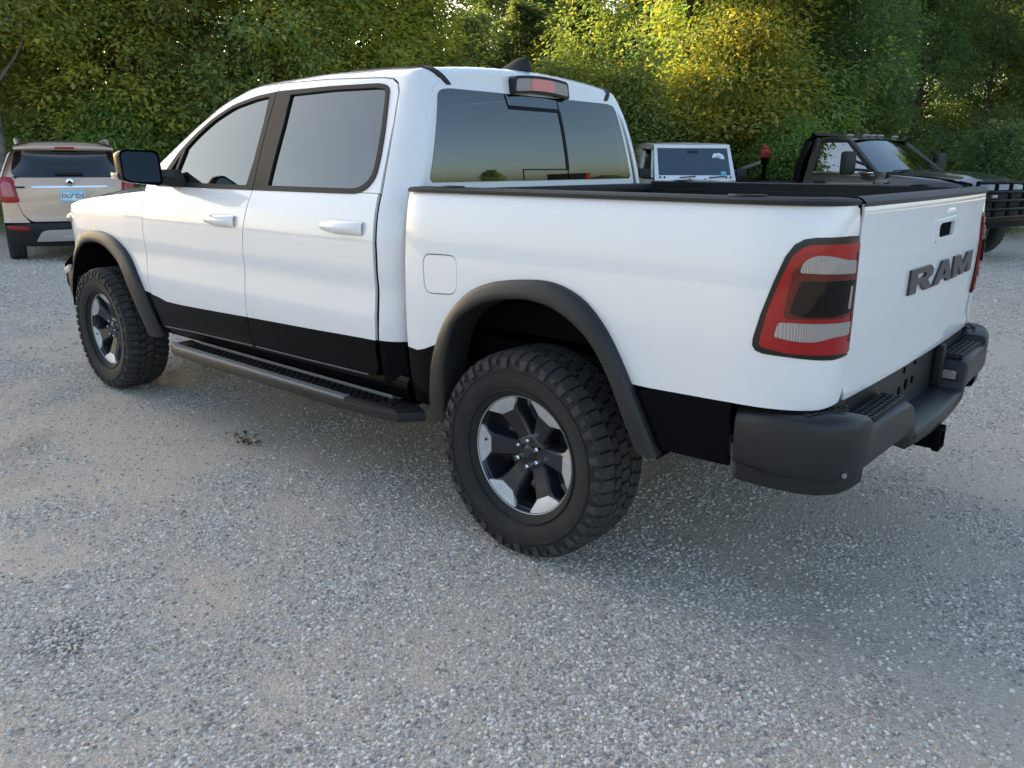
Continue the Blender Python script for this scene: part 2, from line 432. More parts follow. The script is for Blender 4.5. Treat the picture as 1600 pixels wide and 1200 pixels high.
FR = [(1.760,1.368),(1.782,1.276),(1.800,1.198),(1.824,1.038),(1.830,.876),(1.840,.70)]          # front/rear door seam
FF = [(2.886,1.368),(2.889,1.217),(2.892,1.03),(2.894,.806),(2.882,.70)]                          # fender/front door seam
RR = [(.812,1.368),(.806,1.298),(.801,1.116),(.805,.842),(.812,.70)]                              # rear door/cab corner seam
def seamx(t, z): return lerp_tab(sorted((b, a) for a, b in t), z)
G = .0035
def grow(poly, k=1.016):
    cx = sum(p[0] for p in poly)/len(poly); cy = sum(p[1] for p in poly)/len(poly)
    return [(cx+(a-cx)*k, cy+(b-cy)*k) for a, b in poly]
def body_side(flip, near):
    out = None; P = pickup
    def line(x0, x1, n=12): return [(x0+(x1-x0)*i/n, zline(x0+(x1-x0)*i/n)) for i in range(n+1)]
    # --- front door
    xr = lambda z: seamx(FR, z)
    zs = [1.368-.62*i/14 for i in range(15)]
    d = Skin()
    fz = [z for z in zs if z > zline(2.885)]
    rz = [z for z in zs if z > zline(1.835)]
    o = [(seamx(FF, z)-G, z) for z in fz]+line(2.882, 1.835+G)+[(xr(z)+G, z) for z in rz[::-1]]
    d.add(side_S, o, out, flip=flip, grid=.035)
    glass_f = rounded([(2.70,.012),(2.615,.092),(2.555,.166),(2.435,.263),(2.295,.349),(2.13,.416),(1.94,.452),(1.815,.463),(1.80,.33),(1.805,.137),(1.826,.008)], [.01,.04,.04,.05,.05,.05,.05,.008,.03,.03,.01])
    top_f = [(1.760+G,-.004),(1.760+G,.536-G),(2.0,.526),(2.25,.450),(2.45,.342),(2.6,.250),(2.8,.128),(2.9,.05),(2.89,-.004)]
    d.add(cab_S, top_f, out, holes=[grow(glass_f)], flip=flip, grid=.03)
    fd = d.build('front_door', 'white_paint', P)
    lo = line(2.884-G, 1.838+G)+[(1.842+G,.70),(1.836+G,.60),(1.825,.567),(2.2,.558),(2.493,.550),(2.70,.540),(2.82,.53),(2.862,.545),(2.880-G,.62)]
    panel('lower_door_panel', side_S, lo, 'black_gloss', fd, flip=flip, grid=.06)
    panel('sill_glint', side_S, [(2.80,.545),(2.50,.556),(1.85,.570),(1.85,.5655),(2.50,.5515),(2.80,.5405)], 'step_grey', fd, flip=flip, grid=.05, off=.004, depth=.004)  # light grey strip painted in for the reflection along the door's bottom edge
    trim = rounded([(2.765,-.014),(2.662,.098),(2.582,.182),(2.453,.279),(2.308,.366),(2.137,.434),(1.94,.471),(1.763,.486),(1.763,-.014)], [.01,.04,.05,.05,.05,.05,.05,.004,.004])
    panel('window_trim', cab_S, trim, 'trim_satin', fd, holes=[glass_f], flip=flip, grid=.03, off=.005, depth=.014)
    g1 = [p for p in glass_f]
    panel('window', cab_S, [(a, b) for a, b in glass_f if a < 2.60]+[(2.60,.012)] if False else glass_f, 'tint_glass', fd, flip=flip, grid=.04, off=-.006, depth=.003)
    bar = MB(); sg = -1 if flip else 1
    rows = []
    for i in range(8):
        s = .0+.195*i/7; w0 = 2.588-.065*i/7
        a, b = Vector(cab_S(w0+.012, s)), Vector(cab_S(w0-.012, s)); n = snorm(cab_S, w0, s, out)
        rows.append([(q.x, q.y*sg, q.z) for q in (a-n*.01, a+n*.006, b+n*.006, b-n*.01)])
    bar.loft(rows, True, True).build('window_bar', 'trim_satin', fd)
    # --- rear door
    d = Skin()
    rz2 = [z for z in zs if z > zline(.81)]
    o = [(xr(z)-G, z) for z in rz]+line(1.835-G, .811+G)+[(seamx(RR, z)+G, z) for z in rz2[::-1]]
    d.add(side_S, o, out, flip=flip, grid=.035)
    glass_r = rounded([(1.636,.010),(1.63,.17),(1.625,.312),(1.634,.463),(1.309,.468),(.985,.461),(.930,.450),(.912,.391),(.886,.263),(.873,.137),(.877,.068),(.917,.028),(.972,.010)], [.006,.02,.02,.006,.05,.05,.03,.03,.05,.05,.05,.05,.03])
    top_r = [(1.760-G,-.004),(1.760-G,.536-G),(1.338,.524),(.968,.504),(.905,.494),(.868,.472),(.846,.430),(.826,.303),(.818,.164),(.813,-.004)]
    d.add(cab_S, top_r, out, holes=[grow(glass_r)], flip=flip, grid=.03)
    rd = d.build('rear_door', 'white_paint', P)
    lo = line(1.838-G, .813+G)+[(.816+G,.70),(.822,.62),(.850,.583),(.90,.576),(1.40,.570),(1.822-G*2,.566),(1.836-G,.60),(1.842-G,.70)]
    panel('lower_door_panel', side_S, lo, 'black_gloss', rd, flip=flip, grid=.06)
    panel('sill_glint', side_S, [(1.815,.571),(1.40,.5745),(.90,.581),(.90,.5765),(1.40,.570),(1.815,.5665)], 'step_grey', rd, flip=flip, grid=.05, off=.004, depth=.004)  # same painted reflection line under the rear door
    trim = rounded([(1.757,-.014),(1.757,.487),(1.318,.488),(.975,.480),(.908,.464),(.888,.385),(.858,.25),(.847,.137),(.850,.058),(.894,.008),(.96,-.012)], [.004,.004,.05,.05,.04,.05,.05,.05,.05,.05,.05])
    panel('window_trim', cab_S, trim, 'trim_satin', rd, holes=[glass_r], flip=flip, grid=.03, off=.005, depth=.014)
    panel('window', cab_S, glass_r, 'tint_glass', rd, flip=flip, grid=.04, off=-.006, depth=.003)
    # --- handles
    for dr, xa, zc in ((fd, 2.02, 1.205), (rd, 1.012, 1.222)):
        h = MB(); rows = []
        for i in range(15):
            t = i/14; x = xa+.142-.284*t
            hh = .018+.013*min(1, t*3)*(1 if t < .93 else .8); pr = .035*math.sin(math.pi*min(1, max(.06, t*1.02)))**.45 if t < .98 else .012
            row = []
            for k in range(10):
                a = math.pi*k/9; y = side_y(x, zc)+.001+pr*math.sin(a)**.8; row.append((x, y, zc-hh*math.cos(a)))
            rows.append([(p[0], p[1]*sg, p[2]) for p in row])
        h.loft(rows, False)
        h.build('door_handle', 'white_paint', dr, ang=60)
        c = rounded([(xa+.10,zc-.005),(xa+.09,zc-.042),(xa-.10,zc-.046),(xa-.11,zc-.01)], .02)
        panel('handle_cup', side_S, c, 'white_paint', dr, flip=flip, off=-.02, grid=.03, lip=False) if False else None
        s2 = MB().prism(rounded([(-.02,-.007),(.02,-.007),(.02,.007),(-.02,.007)], .004), lambda u, v, dd: (xa-.085+u, (side_y(xa-.085, zc)+dd)*sg, zc+v), .030, .0375)
    # --- cab corner, roof and pillars
    wr = CW0-CRC*math.pi/2-.012
    o = [(.803,-.02-.6*i/10) for i in range(11)]
    o = [(.802,-.622),(.797,-.53),(.796,-.25),(.800,-.08),(.803,0.)]+[(.808,.164),(.817,.303),(.838,.438),(.862,.478),(.900,.501),(.968,.511),(1.338,.531),(1.76,.543),(2.0,.533),(2.25,.457),(2.45,.349),(2.6,.257),(2.8,.135),(2.92,.055),(3.0,.0)]
    o += [(x, sB(x)+.012) for x in (3.0,2.9,2.8,2.7,2.6,2.5,2.4,2.3,2.2,2.12)]
    o += [(2.08, sB(2.08)+.06),(2.06, sL(2.06))]+[(x, sL(x)) for x in (1.9,1.7,1.5,1.3,1.1,.95,CW0)]+[(wr, sL(CW0)),(wr,.9),(wr,.6),(wr,.5),(wr,.3),(wr,0.),(wr,-.3),(wr,-.622)]
    cabs = panel('cab_shell', cab_S, o, 'white_paint', P, flip=flip, grid=.045, depth=.012)
    panel('lower_cab_panel', cab_S, [(.802,-.626),(wr,-.626),(wr,-.82),(.806,-.82)], 'black_gloss', cabs, flip=flip, grid=.05)
    # dark ditch moulding over the rear roof edge
    rows = []
    for i in range(26):
        w_ = 1.3-(1.3-.672)*i/25; s0 = sB(max(w_, CW0))+.035; row = []
        for k, (ds, dn) in enumerate(((-.021, -.003), (-.018, .006), (.018, .006), (.021, -.003))):
            n = snorm(cab_S, w_, s0+ds, None); p = Vector(cab_S(w_, s0+ds))+n*dn; row.append((p.x, p.y*sg, p.z))
        rows.append(row)
    MB().loft(rows, True, True).build('roof_moulding', 'black_plastic', cabs)
    # --- rocker below the doors
    rk = MB(); rows = []
    for x in (2.86, 2.4, 1.8, 1.2, .66):
        rows.append([(x, y*sg, z) for y, z in ((.945,.60),(.958,.565),(.955,.53),(.93,.492),(.86,.478),(.80,.50))])
    rk.loft(rows).build('rocker_panel', 'black_gloss', P)
    # --- front fender and its flare
    FO = [(4.13,.70),(4.10,.82),(4.02,.93),(3.89,1.025),(3.73,1.06),(3.563,1.068),(3.40,1.055),(3.264,1.022),(3.15,.965),(3.065,.895),(2.99,.795),(2.944,.700),(2.905,.58),(2.88,.47)]
    FI = [(4.07,.70),(4.035,.80),(3.955,.895),(3.84,.96),(3.71,.988),(3.58,.996),(3.45,.985),(3.33,.95),(3.225,.895),(3.15,.815),(3.085,.70),(3.04,.59),(3.01,.47)]
    O = smooth_line(FO, 44); I = smooth_line(FI, 44)
    mid = [((a[0]*.6+b[0]*.4), (a[1]*.6+b[1]*.4)) for a, b in zip(O, I)]
    fzs = [z for z in (1.33, 1.29, 1.217, 1.12, 1.03, .92, .806, .74)]
    mp = [p for p in mid if p[1] > .735]
    o = [(seamx(FF, z)+G, z) for z in fzs]+[(2.94,.742)]+mp[::-1]+[(4.115,.745),(4.20,.80),(4.245,.88),(4.25,.98),(4.17,1.13),(4.12,1.205),(3.9,1.245),(3.6,1.275),(3.3,1.298),(3.05,1.318)]
    panel('front_fender', side_S, o, 'white_paint', P, flip=flip, grid=.05, depth=.03)
    o2 = [(2.884,.735),(2.94,.738)]+[p for p in mid if p[1] < .735 and p[0] < 3.2]+[(2.90,.50),(2.89,.60)]
    panel('lower_fender_panel', side_S, o2, 'black_gloss', P, flip=flip, grid=.05)
    def flare(O, I, S):
        rows = []
        for a, b in zip(O, I):
            oa = Vector(S(*a)); n = snorm(S, *a, out); ib = Vector(S(*b)); ma = (oa*.72+ib*.28); row = [oa-n*.006, oa+n*.010, oa*.985+ib*.015+n*.018, oa*.93+ib*.07+n*.026, ma+n*.034, (oa*.4+ib*.6)+n*.040, (oa*.12+ib*.88)+n*.042, (oa*.03+ib*.97)+n*.038, ib+n*.030, ib*1.0+(ib-oa)*.02+n*.010, ib+(ib-oa)*.05-Vector((0, .09, 0))]
            rows.append([(p.x, p.y*sg, p.z) for p in row])
        return MB().loft(rows)
    flare(O, I, side_S).build('fender_flare', 'grey_plastic', P, ang=50)
    # --- bed side
    BO = [(.505,.47),(.478,.60),(.445,.729),(.379,.871),(.305,.965),(.22,1.032),(.13,1.068),(.03,1.088),(-.111,1.100),(-.205,1.088),(-.298,1.048),(-.38,.974),(-.447,.878),(-.525,.733),(-.60,.565)]
    BI = [(.395,.47),(.380,.60),(.352,.743),(.290,.893),(.203,.963),(.106,1.005),(-.032,1.026),(-.110,1.024),(-.185,1.010),(-.275,.969),(-.356,.903),(-.424,.804),(-.472,.70),(-.525,.575)]
    O = smooth_line(BO, 48); I = smooth_line(BI, 48); mid = [((a[0]*.55+b[0]*.45), (a[1]*.55+b[1]*.45)) for a, b in zip(O, I)]
    fr_ = [p for p in mid if p[0] > 0]; rr_ = [p for p in mid if p[0] <= 0]
    UE = CX0-CLEN+.004
    lamp = [(UE,1.298),(-1.15,1.3),(-1.084,1.298),(-1.035,1.297),(-1.004,1.292),(-.979,1.277),(-.958,1.243),(-.935,1.172),(-.909,1.079),(-.893,1.005),(-.893,.985),(-.903,.970),(-.925,.963),(-.993,.959),(-1.085,.951),(-1.131,.948),(UE,.951)]
    fuel = rounded([(.503,1.149),(.311,1.154),(.309,1.002),(.491,.990)], .045)
    o = [(.615,1.386),(-1.17,1.386),(UE+.008,1.372),(UE-.003,1.345)]+lamp+[(UE,.84),(UE+.02,.81),(-1.10,.800),(-.84,.800),(-.56,.793)]+[p for p in rr_ if p[1] > .793][::-1]+[p for p in fr_ if p[1] > .79][::-1]+[(.445,.785),(.50,.762),(.55,.748),(.615,.752)]
    bs = Skin().add(bed_S, o, out, holes=[fuel], flip=flip, grid=.05, depth=.03).build('bed_side', 'white_paint', P)
    if near: panel('fuel_door', bed_S, rounded([(.4995,1.1455),(.3145,1.1505),(.3125,1.0055),(.4875,.9935)], .043), 'white_paint', bs, flip=flip, grid=.05, off=-.0015)
    else: panel('side_fill', bed_S, fuel, 'white_paint', bs, flip=flip, grid=.05)
    o = [(.615,.749),(.55,.745),(.50,.759),(.445,.782)]+[p for p in fr_ if p[1] < .78][::-1]+[(.44,.50),(.615,.51)]
    panel('lower_bed_panel', bed_S, o, 'black_gloss', bs, flip=flip, grid=.05)
    o = [p for p in rr_ if p[1] < .785]
    panel('lower_bed_panel', bed_S, [(-.56,.789),(-.842,.797),(-.842,.59),(-.60,.585)]+o[::-1], 'black_gloss', bs, flip=flip, grid=.05)
    flare(O, I, bed_S).build('fender_flare', 'grey_plastic', P, ang=50)
    # rail cap
    rows = []
    for i in range(64):
        u = .617+(-1.212-.617)*i/63; p = Vector(bed_S(u, 1.365)); n = snorm(bed_S, u, 1.30, None); n.z = 0; n.normalize()
        row = [p+n*dn+Vector((0, 0, dz)) for dn, dz in ((-.004, .016), (.004, .018), (.004, .029), (-.008, .036), (-.085, .038), (-.098, .032), (-.098, -.05))]
        rows.append([(q.x, q.y*sg, q.z) for q in row])
    cap = MB().loft(rows).build('rail_cap', 'black_plastic', bs, ang=40)
    for x0 in (.42, -.80):
        st = MB().lathe([(.0, .0), (.030, .0), (.033, .004), (.045, .004), (.048, 0.)], 24, 'z')
        ob = st.build('stake_cover', 'grey_plastic', bs); ob.location = (x0, .905*sg, 1.4035); ob.scale = (1.3, .75, 1)
    # inner wall of the bed
    MB().box2((.60, .81*sg, 1.10), (-1.06, .835*sg, 1.36)).box2((.60, .81*sg, .84), (.47, .835*sg, 1.06)).box2((-.58, .81*sg, .84), (-1.06, .835*sg, 1.06)).build('inner_wall', 'black_plastic', bs)
    MB().box2((.42, .62*sg, .84), (-.50, .812*sg, 1.06), .03).build('wheel_house', 'underbody', bs)
    # tail lamp
    tl = Skin().add(bed_S, lamp[:1]+lamp[1:], out, flip=flip, grid=.03, depth=.05, off=.003).build('tail_light', 'lamp_frame', P)
    red = rounded([(-.911,.985),(-.926,1.082),(-.951,1.173),(-.976,1.245),(-1.010,1.277),(UE+.004,1.281),(UE+.004,.962),(-.99,.971)], [.015,.02,.03,.02,.02,.004,.01,.01])
    panel('red_lens', bed_S, red, 'lens_red', tl, flip=flip, grid=.03, off=.008, depth=.005)
    dim = rounded([(-.985,1.215),(-.970,1.070),(-1.18,1.070),(-1.19,1.215)], .02)
    panel('lens_surround', bed_S, dim, 'lens_red_dim', tl, flip=flip, grid=.03, off=.010, depth=.003)
    whi = rounded([(-1.000,1.200),(-1.010,1.236),(-1.045,1.250),(-1.085,1.246),(-1.128,1.236),(-1.180,1.233),(-1.182,1.196)], [.01,.02,.03,.03,.03,.01,.01])
    panel('reverse_lens', bed_S, whi, 'lens_clear', tl, flip=flip, grid=.02, off=.0135, depth=.004)
    blk = rounded([(-.985,1.086),(-1.010,1.178),(-1.176,1.180),(-1.172,1.088),(-1.10,1.078),(-1.03,1.078)], [.015,.012,.012,.02,.02,.02])
    panel('sensor_window', bed_S, blk, 'lamp_smoke', tl, flip=flip, grid=.02, off=.018, depth=.009)
    panel('reflector_strip', bed_S, [(-1.150,1.098),(-1.153,1.163),(-1.163,1.163),(-1.162,1.098)], 'lens_clear', tl, flip=flip, grid=.02, off=.0195, depth=.001)
    panel('lens_edge', bed_S, [(-1.192,1.255),(UE+.010,1.255),(UE+.010,.995),(-1.192,.995)], 'lens_red_dim', tl, flip=flip, grid=.03, off=.0095, depth=.002)
    low = rounded([(-.952,1.018),(-.960,1.060),(-1.185,1.058),(-1.180,1.020),(-1.11,1.018),(-1.06,1.006),(-1.0,1.008)], [.005,.01,.01,.005,.02,.02,.02])
    panel('turn_lens', bed_S, low, 'lens_clear', tl, flip=flip, grid=.02, off=.0135, depth=.004)
    # running board
    sb = MB(); pl = [(2.655,.90),(2.630,1.035),(2.50,1.085),(.95,1.085),(.62,1.055),(.545,.96),(.66,.90)]
    f = lambda u, v, dd: (u, v*sg, dd)
    sb.prism(pl, f, .430, .472, .006); step = sb.build('side_step', 'black_plastic', P)
    MB().prism([(2.635,1.012),(2.625,1.033),(2.498,1.078),(.952,1.078),(.955,1.038),(2.49,1.038)], f, .468, .486, .004).build('edge_strip', 'step_grey', step)
    MB().prism([(.948,1.078),(.952,1.038),(.70,1.022),(.635,1.050)], f, .468, .483, .004).build('edge_strip', 'black_plastic', step)
    MB().prism([(2.50,.905),(2.50,.925),(.80,.925),(.80,.905)], f, .466, .492, .003).build('inner_strip', 'step_grey', step)
    MB().prism([(2.52,.932),(2.50,1.03),(.96,1.03),(.72,1.00),(.74,.932)], f, .466, .476, .002).build('tread_plate', 'trim_satin', step)
    tr = MB()
    for r_ in range(4):
        k = 0
        while True:
            x = 2.48-.046*k-(.023 if r_ % 2 else 0); k += 1
            if x < .80: break
            tr.box((x, (.945+.0245*r_)*sg, .4775), (.028, .013, .006), .002)
    t_ = tr.build('tread_studs', 'underbody', step); t_['kind'] = 'stuff'
    for x in (2.35, 1.6, .85): MB().box2((x-.03, .60*sg, .40), (x+.03, .98*sg, .432), .004).build('bracket', 'underbody', step)
    # mirror
    mr = MB(); rows = []
    prof = rounded([(1.285,1.405),(1.292,1.54),(1.265,1.556),(1.09,1.552),(1.068,1.53),(1.062,1.385),(1.085,1.372),(1.25,1.390)], .02, 4)
    cy, cz = 1.18, 1.465
    for x, k in ((2.435, .97), (2.43, 1.0), (2.45, 1.01), (2.50, .98), (2.54, .86), (2.565, .62), (2.575, .25)):
        rows.append([(x+(y-1.18)*-.12, (cy+(y-cy)*k)*sg, cz+(z-cz)*k) for y, z in prof])
    mr.loft(rows, True, True); mo = mr.build('door_mirror', 'black_gloss' , P, ang=45)
    gl = MB(); pg = [(cy+(y-cy)*.90, cz+(z-cz)*.88) for y, z in prof]
    gl.add([(2.4335+(y-1.18)*-.12, y*sg, z) for y, z in pg], [tuple(range(len(pg)))]).build('mirror_glass', 'mirror_glass', mo, smooth=False, fix=False)
    MB().loft([[(x, y*sg, z) for x, y, z in r_] for r_ in (
        [(2.60,.945,1.365),(2.44,.945,1.365),(2.43,.945,1.40),(2.50,.93,1.455),(2.60,.935,1.44)],
        [(2.58,1.03,1.37),(2.46,1.03,1.37),(2.455,1.03,1.42),(2.50,1.03,1.455),(2.57,1.03,1.44)],
        [(2.55,1.10,1.39),(2.47,1.10,1.39),(2.465,1.10,1.43),(2.50,1.10,1.455),(2.55,1.10,1.45)])], True, True).build('mirror_arm', 'black_plastic', mo)
    MB().box((2.50, 1.289*sg, 1.425), (.07, .008, .03), .003).build('turn_signal', 'lens_clear', mo)
body_side(False, True); body_side(True, False)

# --- rear wall of the cab, glass, lamp
hole = rounded([(.665,1.792),(.772,1.428),(.760,1.414),(-.760,1.414),(-.772,1.428),(-.665,1.792),(-.60,1.803),(.60,1.803)], [.03,.02,.02,.02,.02,.03,.03,.03])
back = Skin().add(back_S, [(.69,1.80),(.62,1.86),(.3,1.885),(-.3,1.885),(-.62,1.86),(-.69,1.80),(-.82,1.38),(-.84,1.0),(-.84,.75),(.84,.75),(.84,1.0),(.82,1.38)], (-1, 0, 0), holes=[hole], grid=.06, off=-.002).build('cab_back', 'white_paint', pickup)
bw = panel('rear_window', back_S, hole, 'tint_glass', pickup, out=(-1, 0, 0), grid=.08, off=.001, depth=.004)
def bar(y0, z0, y1, z1, wd, name='slider_frame', m='black_gloss', off=.004):
    a, b = Vector((y0, z0)), Vector((y1, z1)); t = (b-a).normalized(); n = Vector((-t.y, t.x))*wd/2
    panel(name, back_S, [tuple(a+n), tuple(b+n), tuple(b-n), tuple(a-n)], m, bw, out=(-1, 0, 0), grid=.05, off=off, depth=.005)
bar(.235,1.742,-.150,1.742,.016); bar(-.146,1.738,-.176,1.462,.020); bar(.175,1.464,-.178,1.464,.006)
bar(.248,1.80,.235,1.742,.003); bar(-.142,1.80,-.146,1.742,.004); bar(.175,1.464,.170,1.416,.002); bar(-.178,1.464,-.182,1.416,.003)
panel('header_pane', back_S, [(.243,1.797),(.232,1.752),(-.140,1.752),(-.137,1.797)], 'tint_glass', bw, out=(-1, 0, 0), grid=.06, off=.0025, depth=.002)
def hb(u, v, d): return (.716-d+.02*(v-1.84), u, v+.012*(1-(u/.2)**2))
hl = MB().prism(resample(rounded([(.205,1.803),(.198,1.872),(.185,1.882),(-.198,1.882),(-.212,1.870),(-.222,1.803)], .012), .03), hb, -.03, .009, .004).build('brake_light', 'black_plastic', pickup)
MB().prism(resample(rounded([(.19,1.814),(.184,1.868),(-.198,1.868),(-.207,1.814)], .012), .03), hb, .005, .012, .002).build('clear_lens', 'lens_clear', hl)
MB().prism(resample([(.085,1.814),(.078,1.868),(-.090,1.868),(-.104,1.814)], .03), hb, .007, .0135, .001).build('red_lens', 'lens_pink', hl)
# --- shark fin aerial
rows = []
for z, x0, x1, wd in ((1.925,1.02,.775,.040),(1.945,.965,.780,.034),(1.965,.915,.788,.026),(1.980,.880,.800,.016),(1.987,.850,.815,.006)):
    rows.append([(x0+(x1-x0)*(.5-.5*math.cos(math.pi*k/8)), wd*math.sin(math.pi*k/8)*sg_, z) for sg_, ks in ((1, range(9)), (-1, range(7, 0, -1))) for k in ks])
MB().loft(rows, True, True).build('roof_aerial', 'black_plastic', pickup, ang=60)
# --- windscreen, bonnet, nose
ws = MB(); rows = []
for i in range(11):
    x = 2.085+(3.02-2.085)*i/10; s0 = sB(x)+.02; row = []
    for k in range(17):
        t = -1+2*k/16; s = sL(x)-(sL(x)-s0)*abs(t); p = cab_S(x, s); row.append((p[0], p[1]*(1 if t > 0 else -1), p[2]))
    rows.append(row)
ws.loft(rows).build('windscreen', 'tint_glass', pickup)
hd = MB(); rows = []
for i in range(15):
    x = 3.0+(4.16-3.0)*i/14; row = []
    for k in range(21):
        t = -1+2*k/20; ye = min(side_y(x, 1.30), side_y(x, 1.2))-.01; y = ye*t; z0 = lerp_tab([(3.0,1.325),(3.3,1.302),(3.6,1.279),(3.9,1.249),(4.12,1.209),(4.2,1.19)], x)
        row.append((x, y, z0+.092*(1-abs(t)**2.6)+.012*math.exp(-((abs(t)-.45)/.12)**2)))
    rows.append(row)
hd.loft(rows).build('bonnet', 'white_paint', pickup, ang=40)
nose = MB(); rows = []
for z, dx in ((1.20, 0.), (1.0, .06), (.86, .08)):
    rows.append([(4.10+dx+.22*(1-(abs(t)/.84)**2.2), t, z) for t in [(.84*(-1+2*k/20)) for k in range(21)]])
nose.loft(rows).build('grille', 'black_plastic', pickup)
fb = MB(); rows = []
for z, dx, wd in ((.86,.06,.93),(.80,.13,.955),(.66,.13,.955),(.55,.06,.93),(.52,-.05,.90)):
    rows.append([(4.12+dx+.24*(1-(abs(t)/wd)**2.6), t, z) for t in [(wd*(-1+2*k/22)) for k in range(23)]])
for sg in (1, -1):
    fb.box((4.145,.885*sg,.672), (.19,.15,.235), .05)
    fb.add([(4.19,.935*sg,.79),(4.25,.955*sg,.72),(4.22,.945*sg,.60),(4.10,.92*sg,.53),(4.06,.90*sg,.60),(4.09,.92*sg,.76)], [(0,1,2,3,4,5)])
fb.loft(rows); fbo = fb.build('front_bumper', 'black_plastic', pickup)
for sg in (1, -1):
    MB().box((4.215, .948*sg, .762), (.10, .022, .045), .006, Matrix.Rotation(.35, 3, 'Y')).build('bumper_trim', 'machined', fbo)
    MB().ell((4.16, .80*sg, 1.12), (.13, .13, .06)).build('head_light', 'lens_clear', pickup)

# --- tailgate
YE = .776
o = [(YE,1.386),(-YE,1.386)]+[(-YE,1.3),(-YE,1.0),(-YE,.84),(-.765,.805),(.765,.805),(YE,.84),(YE,1.0),(YE,1.3)]
hrec = rounded([(-.010,1.242),(-.005,1.282),(-.03,1.292),(-.225,1.292),(-.215,1.242)], .012)
tgt = Skin().add(tg_S, o, (-1, 0, 0), holes=[hrec], grid=.05, depth=.008).build('tailgate', 'white_paint', pickup)
for sg in (1, -1): MB().box2((-1.082,.762*sg,.815), (-1.04,.800*sg,1.372)).build('gap_shade', 'underbody', tgt)  # black strip behind the tailgate gap, puts the shade into the seam
panel('handle_shade', tg_S, [(.02,1.225),(.02,1.303),(-.26,1.303),(-.26,1.225)], 'underbody', tgt, out=(-1, 0, 0), grid=.06, off=-.006, lip=False)  # near-flush dark sheet, stands for the shade inside the handle opening
ring = rounded([(.028,1.222),(.033,1.302),(-.27,1.310),(-.26,1.222)], .02)
panel('handle_bezel', tg_S, ring, 'white_paint', tgt, out=(-1, 0, 0), holes=[hrec], grid=.03, off=.006, depth=.006)
hb_ = MB(); rows = []
for i in range(9):
    y = -.08-.17*i/8; p = Vector(tg_S(y, 1.326)); e_ = min(1, i/1.5, (8-i)/1.5); rows.append([(p.x+.001-.008*e_*math.sin(math.pi*k/6), y, 1.326-(.006+.012*e_)*math.cos(math.pi*k/6)) for k in range(7)])
hb_.loft(rows).build('camera_cover', 'white_paint', tgt, ang=60)
rows = []
for i in range(33):
    y = .786-1.572*i/32; x = tg_S(y, 1.375)[0]
    rows.append([(x+.004, y, 1.376), (x-.004, y, 1.380), (x-.005, y, 1.390), (x+.008, y, 1.401), (-1.075, y, 1.406), (-1.035, y, 1.402), (-1.03, y, 1.33)])
MB().loft(rows, False).build('tailgate_cap', 'grey_plastic', tgt, ang=40)
MB().box2((-1.03, -.80, .85), (-1.06, .80, 1.372)).build('tailgate_inner', 'black_plastic', tgt)
LET = {'R': ([(0,0),(.27,0),(.27,.36),(.42,.36),(.62,0),(.96,0),(.72,.42),(.90,.55),(.93,.80),(.80,1),(0,1)], [(.27,.57),(.27,.78),(.56,.78),(.62,.68),(.56,.57)]),
       'A': ([(0,0),(.28,0),(.35,.18),(.65,.18),(.72,0),(1,0),(.66,1),(.34,1)], [(.42,.38),(.5,.66),(.58,.38)]),
       'M': ([(0,0),(.24,0),(.24,.55),(.42,0),(.58,0),(.76,.55),(.76,0),(1,0),(1,1),(.70,1),(.5,.45),(.30,1),(0,1)], None)}
for ch, y0, wd in (('R', .290, .290), ('A', -.005, .270), ('M', -.285, .340)):
    pl, hl_ = LET[ch]; f2 = lambda p: (y0-p[0]*wd, 1.068+p[1]*.085)
    panel('letter', tg_S, [f2(p) for p in pl], 'letter_grey', tgt, out=(-1, 0, 0), holes=[[f2(p) for p in hl_]] if hl_ else [], grid=.04, off=.009, depth=.011)
# --- bed floor, bulkhead
MB().box2((.62, -.62, .80), (-1.07, .62, .85)).build('bed_floor', 'black_plastic', pickup)
MB().box2((.595, -.93, .82), (.622, .93, 1.36), .004).build('bed_front', 'black_plastic', pickup)
MB().box2((.575, -.87, 1.35), (.632, .87, 1.388), .006).build('front_rail_cap', 'black_plastic', pickup)

# --- rear bumper
bp = MB(); rows = []
def sect(x, y, nx, ny, zt, zb, din, wall):
    q = lambda d, z: (x+nx*d, y+ny*d, z)
    return [q(.10, zb+.012), q(.03, zb), q(.008, zb+.02), q(0, zb+.05), q(0, zt-.035), q(.006, zt-.012), q(.022, zt), q(din, zt), q(din+.002, wall)]
L_ = [(-.850,.970,.2,-1,.772,.590,.10,.80),(-.856,.988,.1,-1,.776,.586,.10,.80),(-.92,.996,0,-1,.781,.584,.10,.80),(-1.0,.998,.05,-1,.786,.586,.10,.80),(-1.07,.988,.2,-.98,.790,.588,.12,.80),(-1.125,.960,.5,-.86,.792,.590,.13,.80),(-1.16,.915,.8,-.6,.792,.592,.13,.80),(-1.180,.86,.95,-.3,.788,.594,.12,.80),(-1.190,.80,1,-.1,.780,.596,.11,.81),(-1.192,.765,1,0,.772,.597,.105,.82),(-1.193,.745,1,0,.742,.598,.105,.83),(-1.198,.55,1,0,.740,.600,.11,.83),(-1.204,.40,1,0,.738,.600,.115,.83),(-1.206,.375,1,0,.728,.595,.12,.83),(-1.209,.33,1,0,.625,.548,.125,.83),(-1.215,.15,1,0,.622,.540,.13,.83),(-1.218,0,1,0,.622,.538,.133,.83)]
for a in L_: rows.append(sect(*a))
for a in L_[-2::-1]: rows.append(sect(a[0], -a[1], a[2], -a[3], *a[4:]))
bp.loft(rows); bump = bp.build('rear_bumper', 'bumper_paint', pickup, ang=38)
